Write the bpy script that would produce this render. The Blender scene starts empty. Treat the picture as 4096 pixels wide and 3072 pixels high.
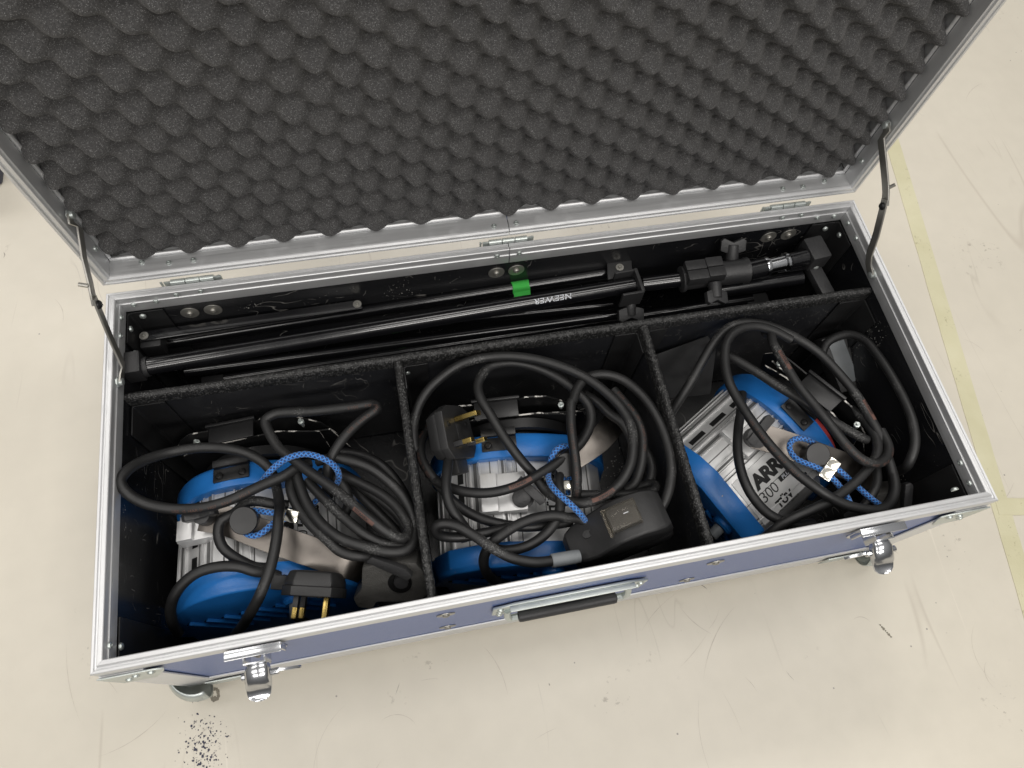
import bpy, bmesh, math, random
from mathutils import Vector as V, Matrix, Quaternion
random.seed(7)
S = bpy.context.scene
COL = S.collection
# ---------------------------------------------------------------- camera, light, exposure
CT, CR = ([0.24758, -0.07087, 0.73407], [[0.979694, 0.149415, -0.133697], [-0.191206, 0.8969, -0.398761], [0.060332, 0.416227, 0.907257]])
cd = bpy.data.cameras.new('camera'); cam = bpy.data.objects.new('camera', cd); COL.objects.link(cam)
cam.matrix_world = Matrix([[*CR[i], CT[i]] for i in range(3)] + [[0, 0, 0, 1]])
cd.sensor_fit = 'HORIZONTAL'; cd.sensor_width = 36; cd.lens = 25.0853; cd.clip_start = .01; cd.clip_end = 60
S.camera = cam
S.view_settings.view_transform = 'Standard'; S.view_settings.look = 'None'
S.view_settings.exposure = 0; S.view_settings.gamma = 1
W_ = bpy.data.worlds.new('World'); S.world = W_; W_.use_nodes = True
bg = W_.node_tree.nodes['Background']; bg.inputs[1].default_value = 1
_n = W_.node_tree.nodes; _l = W_.node_tree.links          # plain room: pale ceiling overhead, duller walls
_tc = _n.new('ShaderNodeTexCoord'); _sx = _n.new('ShaderNodeSeparateXYZ'); _l.new(_tc.outputs['Generated'], _sx.inputs[0])
_rp = _n.new('ShaderNodeValToRGB'); _l.new(_sx.outputs[2], _rp.inputs[0])
_rp.color_ramp.elements[0].position = .15; _rp.color_ramp.elements[0].color = (.12, .119, .117, 1)
_rp.color_ramp.elements[1].position = .75; _rp.color_ramp.elements[1].color = (.33, .327, .323, 1)
_l.new(_rp.outputs[0], bg.inputs[0])
def lamp(name, loc, sx, sy, power, col, tgt=None):
    l = bpy.data.lights.new(name, 'AREA'); l.shape = 'RECTANGLE'; l.size = sx; l.size_y = sy; l.energy = power; l.color = col
    o = bpy.data.objects.new(name, l); COL.objects.link(o); o.location = loc
    if tgt is not None: o.rotation_euler = (V(tgt) - V(loc)).to_track_quat('-Z', 'Y').to_euler()
    return o
WARM = (1, .965, .925)
for y, p in ((-2.2, 36), (-.9, 15), (.45, 13), (1.95, 28)):
    lamp('ceiling_light', (.95, y, 2.5), 1.25, .55, p, WARM)
    lamp('ceiling_light', (-.95, y, 2.5), 1.25, .55, p * .7, WARM)
# ---------------------------------------------------------------- constants
W, D, H = .7, .3088, .1922
ZB, ZF = -.010, -.024
LO = V((0, .3127, .1963)); LA = math.radians(91.4)
LV = V((0, math.cos(LA), math.sin(LA))); LN = V((0, math.sin(LA), -math.cos(LA)))
def L3(x, v, w): return V((x, 0, 0)) + LO + LV * v + LN * w
# ---------------------------------------------------------------- materials
def newmat(name):
    m = bpy.data.materials.new(name); m.use_nodes = True
    return m, m.node_tree.nodes, m.node_tree.links, m.node_tree.nodes['Principled BSDF']
def c4(c): return (c[0], c[1], c[2], 1)
def nd(N, t, **kw):
    n = N.new(t)
    for k, v in kw.items():
        if k.startswith('i_'): n.inputs[k[2:].replace('_', ' ')].default_value = v
        else: setattr(n, k, v)
    return n
def coords(N, L, scale=(1, 1, 1), rot=(0, 0, 0), kind='Object'):
    t = N.new('ShaderNodeTexCoord'); m = N.new('ShaderNodeMapping')
    m.inputs['Scale'].default_value = scale; m.inputs['Rotation'].default_value = rot
    L.new(t.outputs[kind], m.inputs['Vector']); return m.outputs[0]
def mth(N, L, op, a, b=None, clamp=False):
    n = N.new('ShaderNodeMath'); n.operation = op; n.use_clamp = clamp
    for i, v in enumerate((a, b)):
        if v is None: continue
        if hasattr(v, 'is_linked'): L.new(v, n.inputs[i])
        else: n.inputs[i].default_value = v
    return n.outputs[0]
def noise(N, L, vec, sc, det=3, rough=.55, dist=0):
    n = nd(N, 'ShaderNodeTexNoise'); n.inputs['Scale'].default_value = sc; n.inputs['Detail'].default_value = det
    n.inputs['Roughness'].default_value = rough; n.inputs['Distortion'].default_value = dist
    if vec is not None: L.new(vec, n.inputs['Vector'])
    return n.outputs[0]
def ramp(N, L, fac, lo, hi, a=0., b=1.):
    n = nd(N, 'ShaderNodeMapRange'); n.inputs[1].default_value = lo; n.inputs[2].default_value = hi
    n.inputs[3].default_value = a; n.inputs[4].default_value = b; L.new(fac, n.inputs[0]); return n.outputs[0]
def mixc(N, L, fac, a, b):
    n = N.new('ShaderNodeMix'); n.data_type = 'RGBA'
    if hasattr(fac, 'is_linked'): L.new(fac, n.inputs[0])
    else: n.inputs[0].default_value = fac
    for s, v in ((6, a), (7, b)):
        if hasattr(v, 'is_linked'): L.new(v, n.inputs[s])
        else: n.inputs[s].default_value = c4(v)
    return n.outputs[2]
def bump(N, L, B, h, strength, dist=.001):
    n = N.new('ShaderNodeBump'); n.inputs['Strength'].default_value = strength; n.inputs['Distance'].default_value = dist
    L.new(h, n.inputs['Height']); L.new(n.outputs[0], B.inputs['Normal'])
def line_mask(N, L, sc, rot, width, stretch=(1, 12, 1), gate=.55, gsc=6):
    """thin broken scratch lines: narrow bands of a stretched noise, gated by a coarser noise"""
    v = coords(N, L, stretch, rot)
    f = noise(N, L, v, sc, 1, .4, .3)
    d = mth(N, L, 'ABSOLUTE', mth(N, L, 'SUBTRACT', f, .5))
    m = ramp(N, L, d, 0, width, 1, 0)
    g = noise(N, L, coords(N, L, (1, 1, 1), (rot[2] + .7, .3, 1)), gsc, 2)
    return mth(N, L, 'MULTIPLY', m, ramp(N, L, g, gate, gate + .06), True)
def simple(name, col, rough=.5, metal=0, spec=.5, var=.15, vs=40, bmp=0, bs=300, coat=0):
    m, N, L, B = newmat(name)
    f = noise(N, L, coords(N, L), vs, 4)
    L.new(mixc(N, L, f, [c * (1 - var) for c in col], [min(1, c * (1 + var)) for c in col]), B.inputs['Base Color'])
    B.inputs['Metallic'].default_value = metal
    L.new(ramp(N, L, f, .3, .7, max(.02, rough * .85), rough * 1.15), B.inputs['Roughness'])
    B.inputs['Specular IOR Level'].default_value = spec; B.inputs['Coat Weight'].default_value = coat
    if bmp: bump(N, L, B, noise(N, L, coords(N, L), bs, 2), bmp)
    return m
def mat_floor():
    m, N, L, B = newmat('painted_concrete')
    v = coords(N, L)
    base = mixc(N, L, ramp(N, L, noise(N, L, v, 2.2, 5), .3, .7), (.575, .535, .450), (.62, .58, .492))
    base = mixc(N, L, ramp(N, L, noise(N, L, v, 38, 4), .35, .75, 0, .35), base, (.53, .495, .418))
    for sc, rot, w, st, g, gs, col, s in ((9, (0, 0, .35), .006, (1, .12, 1), .56, 3, (.36, .31, .25), .6), (14, (0, 0, -.5), .006, (1, .1, 1), .58, 5, (.40, .36, .30), .55),
                              (22, (0, 0, 1.3), .008, (1, .14, 1), .60, 7, (.36, .32, .26), .55), (30, (0, 0, .1), .012, (1, .2, 1), .62, 9, (.30, .27, .24), .6), (11, (0, 0, .9), .005, (1, .1, 1), .6, 4, (.8, .74, .64), .6)):
        k = line_mask(N, L, sc, rot, w, st, g, gs)
        base = mixc(N, L, mth(N, L, 'MULTIPLY', k, s * .55), base, col)
    # specks and chips
    vo = nd(N, 'ShaderNodeTexVoronoi'); vo.inputs['Scale'].default_value = 60; L.new(v, vo.inputs['Vector'])
    sp = mth(N, L, 'LESS_THAN', vo.outputs['Distance'], .06)
    gate = ramp(N, L, noise(N, L, v, 9, 2), .58, .60)
    base = mixc(N, L, mth(N, L, 'MULTIPLY', mth(N, L, 'MULTIPLY', sp, gate), .6), base, (.12, .11, .11))
    n2 = noise(N, L, v, 120, 6, .7); g2 = ramp(N, L, noise(N, L, v, 7, 3), .62, .68)
    base = mixc(N, L, mth(N, L, 'MULTIPLY', mth(N, L, 'MULTIPLY', ramp(N, L, n2, .6, .63), g2), .55), base, (.25, .22, .18))
    L.new(base, B.inputs['Base Color'])
    L.new(ramp(N, L, noise(N, L, v, 14, 4), .3, .7, .30, .46), B.inputs['Roughness'])
    bump(N, L, B, noise(N, L, v, 60, 4), .08, .002)
    return m
def mat_alu(name='aluminium', col=(.74, .745, .75), rough=.50, along='x', metal=.66):
    m, N, L, B = newmat(name)
    st = {'x': (1.5, 90, 90), 'y': (90, 1.5, 90), 'z': (90, 90, 1.5)}[along]
    f = noise(N, L, coords(N, L, st), 9, 3)
    g = noise(N, L, coords(N, L), 55, 4)
    L.new(mixc(N, L, f, [c * .86 for c in col], col), B.inputs['Base Color'])
    B.inputs['Metallic'].default_value = metal
    L.new(mth(N, L, 'ADD', ramp(N, L, f, .3, .7, rough * .8, rough * 1.15), ramp(N, L, g, .55, .75, 0, .14)), B.inputs['Roughness'])
    bump(N, L, B, f, .03, .0003)
    return m
def mat_black_scratched(name='black_lining', k=1., ro=.26):
    m, N, L, B = newmat(name)
    col = mixc(N, L, ramp(N, L, noise(N, L, coords(N, L), 9, 4), .35, .7), (.0085 * k, .009 * k, .0105 * k), (.019 * k, .019 * k, .020 * k))
    for sc, rot, w, st, g, gs in ((26, (0, 0, .4), .012, (1, 1, 3), .60, 16), (40, (.9, 0, 0), .012, (2, 1, 1), .62, 22), (33, (0, .7, .2), .010, (1, 1, 1), .63, 18)):
        col = mixc(N, L, mth(N, L, 'MULTIPLY', line_mask(N, L, sc, rot, w, st, g, gs), .8), col, (.30, .29, .27))
    n2 = noise(N, L, coords(N, L), 420, 2); g2 = ramp(N, L, noise(N, L, coords(N, L), 14, 2), .62, .66)
    col = mixc(N, L, mth(N, L, 'MULTIPLY', ramp(N, L, n2, .66, .69), g2), col, (.4, .39, .36))
    L.new(col, B.inputs['Base Color']); B.inputs['Roughness'].default_value = ro; B.inputs['Specular IOR Level'].default_value = .5
    bump(N, L, B, noise(N, L, coords(N, L), 160, 2), .05, .001)
    return m
def mat_foam():
    m, N, L, B = newmat('grey_foam')
    v = coords(N, L)
    f = noise(N, L, v, 900, 2, .6)
    vo = nd(N, 'ShaderNodeTexVoronoi'); vo.inputs['Scale'].default_value = 1800; L.new(v, vo.inputs['Vector'])
    wn = nd(N, 'ShaderNodeSeparateColor'); L.new(vo.outputs['Color'], wn.inputs[0])
    spark = mth(N, L, 'MULTIPLY', mth(N, L, 'LESS_THAN', vo.outputs['Distance'], .45), ramp(N, L, wn.outputs[0], .70, 1.0))
    base = mixc(N, L, ramp(N, L, f, .3, .7), (.050, .049, .049), (.095, .093, .092))
    L.new(mixc(N, L, spark, base, (.27, .27, .27)), B.inputs['Base Color'])
    B.inputs['Roughness'].default_value = .9; B.inputs['Specular IOR Level'].default_value = .25
    B.inputs['Sheen Weight'].default_value = .12; B.inputs['Sheen Roughness'].default_value = .5
    bump(N, L, B, noise(N, L, v, 700, 2, .7), .55, .0012)
    return m
def mat_cable():
    m, N, L, B = newmat('black_rubber')
    v = coords(N, L)
    col = mixc(N, L, ramp(N, L, noise(N, L, v, 14, 3), .3, .7), (.0075, .0075, .008), (.017, .017, .017))
    g = ramp(N, L, noise(N, L, v, 26, 2), .60, .70); s = ramp(N, L, noise(N, L, v, 700, 3, .7), .52, .60)
    col = mixc(N, L, mth(N, L, 'MULTIPLY', mth(N, L, 'MULTIPLY', g, s), .55), col, (.20, .20, .195))
    L.new(col, B.inputs['Base Color']); L.new(ramp(N, L, noise(N, L, v, 40, 3), .3, .7, .42, .60), B.inputs['Roughness'])
    B.inputs['Specular IOR Level'].default_value = .5
    bump(N, L, B, noise(N, L, v, 260, 3), .12, .0006)
    return m
def mat_rope():
    m, N, L, B = newmat('blue_braid')
    uv = N.new('ShaderNodeTexCoord'); sep = N.new('ShaderNodeSeparateXYZ'); L.new(uv.outputs['UV'], sep.inputs[0])
    u = mth(N, L, 'MULTIPLY', sep.outputs[0], 1700.); w = mth(N, L, 'MULTIPLY', sep.outputs[1], 2 * math.pi * 4)
    a = mth(N, L, 'SINE', mth(N, L, 'ADD', u, w)); b = mth(N, L, 'SINE', mth(N, L, 'SUBTRACT', u, w))
    h = mth(N, L, 'MAXIMUM', a, b)
    f = ramp(N, L, h, -.1, .8)
    L.new(mixc(N, L, f, (.006, .035, .16), (.04, .24, .70)), B.inputs['Base Color'])
    B.inputs['Roughness'].default_value = .42; B.inputs['Sheen Weight'].default_value = .3
    bump(N, L, B, f, 1.0, .0009)
    return m
def mat_weave():
    m, N, L, B = newmat('woven_trim')
    v = coords(N, L)
    vo = nd(N, 'ShaderNodeTexVoronoi'); vo.inputs['Scale'].default_value = 620; L.new(coords(N, L, (1, 1, 1)), vo.inputs['Vector'])
    f = ramp(N, L, vo.outputs['Distance'], .1, .6, 1, 0)
    L.new(mixc(N, L, mth(N, L, 'MULTIPLY', f, ramp(N, L, noise(N, L, v, 260, 2), .42, .55)), (.010, .010, .010), (.105, .105, .103)), B.inputs['Base Color'])
    B.inputs['Roughness'].default_value = .5; bump(N, L, B, f, .6, .0008)
    return m
def mat_blue_panel():
    m, N, L, B = newmat('blue_laminate')
    f = noise(N, L, coords(N, L, (60, 60, 260)), 6, 3)
    L.new(mixc(N, L, ramp(N, L, f, .3, .7), (.072, .115, .285), (.105, .160, .37)), B.inputs['Base Color'])
    B.inputs['Roughness'].default_value = .36; bump(N, L, B, f, .25, .0006)
    return m
def mat_blue_paint():
    m, N, L, B = newmat('blue_enamel')
    v = coords(N, L)
    col = mixc(N, L, noise(N, L, v, 20, 3), (.013, .145, .46), (.020, .175, .53))
    chip = mth(N, L, 'MULTIPLY', ramp(N, L, noise(N, L, v, 170, 5, .7), .66, .69), ramp(N, L, noise(N, L, v, 24, 2), .56, .62))
    L.new(mixc(N, L, chip, col, (.42, .38, .34)), B.inputs['Base Color'])
    B.inputs['Roughness'].default_value = .33; bump(N, L, B, noise(N, L, v, 420, 3), .22, .0007)
    return m
def mat_worn_edge():
    m, N, L, B = newmat('worn_black_edge')
    f = ramp(N, L, noise(N, L, coords(N, L), 75, 4, .6), .50, .56)
    L.new(mixc(N, L, f, (.012, .012, .012), (.62, .60, .56)), B.inputs['Base Color']); B.inputs['Roughness'].default_value = .4
    return m
def mat_tape():
    m, N, L, B = newmat('masking_tape')
    v = coords(N, L)
    col = mixc(N, L, ramp(N, L, noise(N, L, v, 22, 4), .3, .7), (.53, .50, .33), (.59, .56, .39))
    d = mth(N, L, 'MULTIPLY', ramp(N, L, noise(N, L, v, 190, 5, .7), .60, .64), ramp(N, L, noise(N, L, v, 18, 2), .52, .60))
    col = mixc(N, L, mth(N, L, 'MULTIPLY', d, .6), col, (.30, .27, .16))
    L.new(col, B.inputs['Base Color']); B.inputs['Roughness'].default_value = .55
    bump(N, L, B, noise(N, L, v, 500, 3), .2, .0006)
    return m
def mat_clear():
    m, N, L, B = newmat('smoked_cover')
    B.inputs['Base Color'].default_value = (.93, .87, .76, 1); B.inputs['Roughness'].default_value = .06
    B.inputs['Transmission Weight'].default_value = .96; B.inputs['IOR'].default_value = 1.15
    return m
M_FLOOR = mat_floor(); M_AX = mat_alu('aluminium_rail', along='x'); M_AY = mat_alu('aluminium_side_rail', along='y'); M_AZ = mat_alu('aluminium_upright_rail', along='z')
M_HOUS = mat_alu('satin_aluminium', (.74, .74, .735), .48, 'y', .62)
M_BLACK = mat_black_scratched(); M_DIV = mat_black_scratched('black_board_sheen', 1.7, .36); M_FOAM = mat_foam(); M_CAB = mat_cable(); M_ROPE = mat_rope(); M_WEAVE = mat_weave()  # divider black: lining copy with sheen put in as a lighter base colour
M_BP = mat_blue_panel(); M_BE = mat_blue_paint(); M_EDGE = mat_worn_edge(); M_TAPE = mat_tape(); M_CLEAR = mat_clear()
M_ZINC = simple('zinc_plate', (.55, .59, .57), .40, .75, var=.2, vs=60)
M_CHROME = simple('chrome', (.60, .61, .63), .17, 1, var=.05)
M_STEEL = simple('brushed_steel', (.19, .172, .155), .36, 1, var=.2, vs=90)
M_DARKST = simple('dark_steel', (.36, .35, .32), .40, .75, var=.3, vs=50)
M_BRACE = simple('black_anodised', (.035, .035, .036), .38, .6, var=.3, vs=30)
M_TUBE = simple('gloss_black_tube', (.006, .006, .007), .20, 0, .6, var=.3, vs=60, coat=.3)
M_PLAST = simple('black_plastic', (.024, .024, .025), .48, 0, .5, var=.2, bmp=.25, bs=500)
M_PLUG = simple('plug_rubber', (.020, .020, .0205), .46, 0, .5, var=.25, bmp=.12, bs=300)
M_GREYP = simple('worn_grey_plastic', (.032, .032, .033), .5, 0, .5, var=.2, bmp=.35, bs=700)
M_BMETAL = simple('black_painted_metal', (.010, .010, .0105), .36, 0, .5, var=.3, vs=60)
M_BRASS = simple('brass', (.55, .40, .13), .28, 1, var=.2, vs=120)
M_TIN = simple('tinned_ferrule', (.86, .83, .74), .16, 1, var=.1)
M_GREY = simple('grey_sleeve', (.20, .215, .225), .45, 0, .5, var=.15, vs=120)
M_GREEN = simple('green_cloth_tape', (.05, .42, .065), .75, 0, .3, var=.18, vs=90, bmp=.5, bs=900)
M_INKB = simple('brown_print_box', (.125, .068, .055), .6, 0, .3)
M_INKR = simple('red_brown_print', (.095, .058, .048), .65, 0, .3)
M_INKK = simple('black_print', (.010, .010, .010), .45)
M_INKW = simple('white_print', (.62, .64, .68), .5)
M_PLATE = simple('silver_label', (.78, .78, .77), .38, .35, var=.06)
M_CHAN = simple('dark_channel', (.12, .12, .118), .6, var=.3)  # dark grey for the thin strips drawn as housing grooves
M_VOID = simple('dark_opening', (.003, .003, .003), .6)
M_RED = simple('red_edge', (.40, .05, .05), .35)
M_LENS = simple('lens_glass', (.04, .045, .05), .08, 0, .8)
M_NAVY = simple('navy_laminate', (.012, .016, .045), .4)
M_CASTB = simple('cast_black', (.11, .107, .10), .42, .3, .5, var=.25, vs=200, bmp=.5, bs=900)
# ---------------------------------------------------------------- mesh building
class MB:
    def __init__(s): s.v = []; s.f = []; s.mi = []; s.uv = {}; s.cur = 0
    def add(s, vs, fs):
        o = len(s.v); s.v += [V(p) for p in vs]
        for f in fs: s.f.append([i + o for i in f]); s.mi.append(s.cur)
        return o
    def box(s, c, size, ax=None):
        c = V(c); ex, ey, ez = [V(q) for q in ax] if ax else (V((1, 0, 0)), V((0, 1, 0)), V((0, 0, 1)))
        vs = [c + ex * (size[0] / 2 * i) + ey * (size[1] / 2 * j) + ez * (size[2] / 2 * k) for k in (-1, 1) for j in (-1, 1) for i in (-1, 1)]
        s.add(vs, [(0, 2, 3, 1), (4, 5, 7, 6), (0, 1, 5, 4), (2, 6, 7, 3), (0, 4, 6, 2), (1, 3, 7, 5)]); return s
    def box2(s, a, b):
        return s.box([(a[i] + b[i]) / 2 for i in range(3)], [abs(b[i] - a[i]) for i in range(3)])
    def loft(s, rings, caps=True, closed=True):
        n = len(rings[0]); o = len(s.v); fs = []
        vs = [p for r in rings for p in r]
        for k in range(len(rings) - 1):
            for i in range(n if closed else n - 1):
                j = (i + 1) % n; fs.append((k * n + i, k * n + j, (k + 1) * n + j, (k + 1) * n + i))
        if caps: fs.append(tuple(range(n - 1, -1, -1))); fs.append(tuple((len(rings) - 1) * n + i for i in range(n)))
        s.add(vs, fs); return s
    def prism(s, poly, o, ex, ey, dvec):
        o = V(o); ex = V(ex); ey = V(ey); dvec = V(dvec)
        r0 = [o + ex * x + ey * y for x, y in poly]
        return s.loft([r0, [p + dvec for p in r0]])
    def cyl(s, p0, p1, r0, r1=None, n=16, caps=True):
        p0 = V(p0); p1 = V(p1); r1 = r0 if r1 is None else r1; a, b = frame(p1 - p0)
        ring = lambda p, r: [p + a * (r * math.cos(2 * math.pi * i / n)) + b * (r * math.sin(2 * math.pi * i / n)) for i in range(n)]
        return s.loft([ring(p0, r0), ring(p1, r1)], caps)
    def lathe(s, prof, o, axis, n=20, caps=True):
        o = V(o); ax = V(axis).normalized(); a, b = frame(ax)
        return s.loft([[o + ax * h + a * (r * math.cos(2 * math.pi * i / n)) + b * (r * math.sin(2 * math.pi * i / n)) for i in range(n)] for r, h in prof], caps)
    def tube(s, pts, r, n=12, caps=True):
        P = pts; T = tangents(P); a, _ = frame(T[0]); rings = []; o = len(s.v); l = 0
        for k, p in enumerate(P):
            a = (a - T[k] * a.dot(T[k])).normalized(); b = T[k].cross(a)
            if k: l += (P[k] - P[k - 1]).length
            rr = r if not callable(r) else r(k / (len(P) - 1))
            rings.append([p + a * (rr * math.cos(2 * math.pi * i / n)) + b * (rr * math.sin(2 * math.pi * i / n)) for i in range(n)])
            for i in range(n): s.uv[o + k * n + i] = (l, i / n)
        return s.loft(rings, caps)
    def strip(s, pts, wdirs, ndirs, w, t):
        """flat bar: section w along wdir, t along ndir"""
        rings = []
        for p, a, b in zip(pts, wdirs, ndirs):
            p = V(p); a = V(a).normalized(); b = V(b).normalized()
            rings.append([p + a * (i * w / 2) + b * (j * t / 2) for i, j in ((-1, -1), (1, -1), (1, 1), (-1, 1))])
        return s.loft(rings)
def frame(d):
    d = V(d).normalized(); u = V((0, 0, 1)) if abs(d.z) < .9 else V((1, 0, 0))
    a = u.cross(d).normalized(); return a, d.cross(a)
def tangents(P):
    n = len(P); return [(P[min(k + 1, n - 1)] - P[max(k - 1, 0)]).normalized() for k in range(n)]
def spline(pts, step=.004):
    P = [V(p) for p in pts]; P = [P[0] * 2 - P[1]] + P + [P[-1] * 2 - P[-2]]; out = []
    for k in range(1, len(P) - 2):
        p0, p1, p2, p3 = P[k - 1:k + 3]
        t = [0]
        for a, b in ((p0, p1), (p1, p2), (p2, p3)): t.append(t[-1] + max(1e-5, (b - a).length) ** .5)
        m = max(2, int((p2 - p1).length / step))
        for i in range(m):
            x = t[1] + (t[2] - t[1]) * i / m
            L = lambda a, b, ta, tb: a * ((tb - x) / (tb - ta)) + b * ((x - ta) / (tb - ta))
            A1, A2, A3 = L(p0, p1, t[0], t[1]), L(p1, p2, t[1], t[2]), L(p2, p3, t[2], t[3])
            out.append(L(L(A1, A2, t[0], t[2]), L(A2, A3, t[1], t[3]), t[1], t[2]))
    out.append(P[-2]); return out
WL = {}
def setp(o, parent, wl):
    WL[o.name] = V(wl)
    if parent is not None: o.parent = parent; o.location = V(wl) - WL[parent.name]
    else: o.location = V(wl)
def mesh_from(mb, name, mats, origin=(0, 0, 0), M=None, bev=0, smooth=35):
    org = V(origin); me = bpy.data.meshes.new(name)
    vs = [(M @ p if M else p) - org for p in mb.v]
    me.from_pydata([p[:] for p in vs], [], mb.f)
    for m in mats: me.materials.append(m)
    me.polygons.foreach_set('material_index', mb.mi)
    if mb.uv:
        uvl = me.uv_layers.new(name='UVMap')
        for poly in me.polygons:
            us = [mb.uv.get(me.loops[li].vertex_index, (0, 0)) for li in poly.loop_indices]
            wrap = max(u[1] for u in us) - min(u[1] for u in us) > .5
            for li, u in zip(poly.loop_indices, us): uvl.data[li].uv = (u[0], u[1] + 1 if wrap and u[1] < .5 else u[1])
    bm = bmesh.new(); bm.from_mesh(me)
    bmesh.ops.recalc_face_normals(bm, faces=bm.faces)
    if bev:
        es = [e for e in bm.edges if len(e.link_faces) == 2 and e.calc_face_angle(0) > .6]
        bmesh.ops.bevel(bm, geom=es, offset=bev, segments=2, affect='EDGES', profile=.6, clamp_overlap=True)
    bm.to_mesh(me); bm.free()
    if smooth: me.shade_smooth(); me.set_sharp_from_angle(angle=math.radians(smooth))
    return me
def obj(name, mb, mat, parent=None, M=None, bev=0, smooth=35, label=None, at=None):
    mats = mat if isinstance(mat, (list, tuple)) else [mat]
    wl = V(at) if at is not None else (WL[parent.name] if parent is not None else V((0, 0, 0)))
    o = bpy.data.objects.new(name, mesh_from(mb, name, mats, wl, M, bev, smooth)); COL.objects.link(o); setp(o, parent, wl)
    if label: o['label'] = label
    return o
def empty(name, loc, label, cat, group=None):
    o = bpy.data.objects.new(name, None); o.empty_display_size = .02; COL.objects.link(o); setp(o, None, loc)
    o['label'] = label; o['category'] = cat
    if group: o['group'] = group
    return o
def tag(o, label, cat, group=None):
    o['label'] = label; o['category'] = cat
    if group: o['group'] = group
    return o
def inst(name, me, p, nrm, parent, spin=None):
    o = bpy.data.objects.new(name, me); COL.objects.link(o); setp(o, parent, p)
    q = V(nrm).to_track_quat('Z', 'Y'); sp = random.random() * 6 if spin is None else spin
    o.rotation_euler = (q @ Quaternion((0, 0, 1), sp)).to_euler(); return o
def text_mb(s, size, bold=0, spacing=1.0, shear=0):
    c = bpy.data.curves.new('t', 'FONT'); c.body = s; c.size = size; c.align_x = 'CENTER'; c.align_y = 'CENTER'; c.offset = bold; c.space_character = spacing
    c.shear = shear; c.resolution_u = 3; c.fill_mode = 'FRONT'
    o = bpy.data.objects.new('t', c); COL.objects.link(o); bpy.context.view_layer.update()
    dg = bpy.context.evaluated_depsgraph_get(); e = o.evaluated_get(dg); me = e.to_mesh()
    vs = [v.co.copy() for v in me.vertices]; fs = [tuple(p.vertices) for p in me.polygons]
    e.to_mesh_clear(); bpy.data.objects.remove(o); bpy.data.curves.remove(c)
    return vs, fs
def flat_text(mb, s, size, o, ex, ey, bold=0, spacing=1., shear=0, lift=.0003):
    vs, fs = text_mb(s, size, bold, spacing, shear); o = V(o); ex = V(ex).normalized(); ey = V(ey).normalized(); n = ex.cross(ey)
    mb.add([o + ex * p.x + ey * p.y + n * lift for p in vs], fs)
def wrap_on_path(mb, vs, fs, P, s0, r, up, flip=1):
    """bend flat print round a tube that follows the points P; centred at arc length s0, facing 'up'"""
    T = tangents(P); acc = [0]
    for k in range(1, len(P)): acc.append(acc[-1] + (P[k] - P[k - 1]).length)
    out = []
    for p in vs:
        s = min(max(s0 + flip * p.x, 0), acc[-1] - 1e-6); k = 0
        lo, hi = 0, len(acc) - 1
        while hi - lo > 1:
            mid = (lo + hi) // 2
            if acc[mid] <= s: lo = mid
            else: hi = mid
        k = lo; u = (s - acc[k]) / max(1e-9, acc[k + 1] - acc[k]); c = P[k].lerp(P[k + 1], u); t = T[k].lerp(T[k + 1], u).normalized()
        n = V(up) - t * V(up).dot(t); n.normalize(); b = n.cross(t) * flip
        a = p.y / r; out.append(c + n * (r * math.cos(a)) + b * (r * math.sin(a)))
    mb.add(out, fs)
def shape2(pts): return pts
# rivets and screws share meshes
_rv = MB(); _rv.lathe([(.0025, -.0003), (.0025, .0004), (.0021, .0012), (.0012, .0016), (.0011, .0009), (.0004, .0008)], (0, 0, 0), (0, 0, 1), 12)
ME_RIVET = mesh_from(_rv, 'rivet', [M_ZINC])
_rb = MB(); _rb.lathe([(.0029, -.0003), (.0029, .0005), (.0023, .0015), (.0010, .0020), (.0002, .0021)], (0, 0, 0), (0, 0, 1), 14)
ME_RIVETB = mesh_from(_rb, 'rivet', [M_ZINC])
_sc = MB(); _sc.lathe([(.0034, -.0003), (.0034, .0008), (.0026, .0018), (.0002, .0022)], (0, 0, 0), (0, 0, 1), 16)
_sc.cur = 1; _sc.box((0, 0, .0022), (.0036, .0008, .0006)); _sc.box((0, 0, .00221), (.0008, .0036, .0006))
ME_SCREW = mesh_from(_sc, 'screw', [M_BMETAL, M_VOID])
_ws = MB(); _ws.lathe([(.0078, 0), (.0080, .0005), (.0078, .0011), (.0026, .0012)], (0, 0, 0), (0, 0, 1), 28)
_ws.lathe([(.0032, .0012), (.0031, .0022), (.0024, .0030), (.0013, .0032), (.0012, .0020)], (0, 0, 0), (0, 0, 1), 16)
ME_WASHER = mesh_from(_ws, 'washer', [M_DARKST])
def rivet(p, n, parent, big=False): return inst('rivet', ME_RIVETB if big else ME_RIVET, p, n, parent)
# ================================================================ floor
fm = MB(); fm.add([(-3, -3, ZF), (4, -3, ZF), (4, 4, ZF), (-3, 4, ZF)], [(0, 1, 2, 3)])
fl = obj('floor', fm, M_FLOOR); fl['kind'] = 'structure'
def tape(name, edge, label, th=.0004):
    m = MB(); top = [V((x, y, ZF + th + .0002)) for x, y in edge]; bot = [V((x, y, ZF + .0001)) for x, y in edge]
    m.loft([bot, top]); o = obj(name, m, M_TAPE, smooth=0); return tag(o, label, 'tape', 'masking tape strips on the floor')
def tape_outline(a, b, w, rag=.0006, n=40):
    a = V(a).to_2d(); b = V(b).to_2d(); d = (b - a).normalized(); q = V((-d.y, d.x)); e1 = []; e2 = []
    for i in range(n + 1):
        p = a.lerp(b, i / n); e1.append(p + q * (w / 2 + random.uniform(-rag, rag) * .5)); e2.append(p - q * (w / 2 + random.uniform(-rag, rag) * .5))
    return [p[:] for p in e1] + [p[:] for p in reversed(e2)]
tape('floor_tape', tape_outline((0.8507,-0.1192,-0.0240), (0.9795,0.5630,-0.0240), .0215), 'long strip of yellowed masking tape running past the right of the case')
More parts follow.
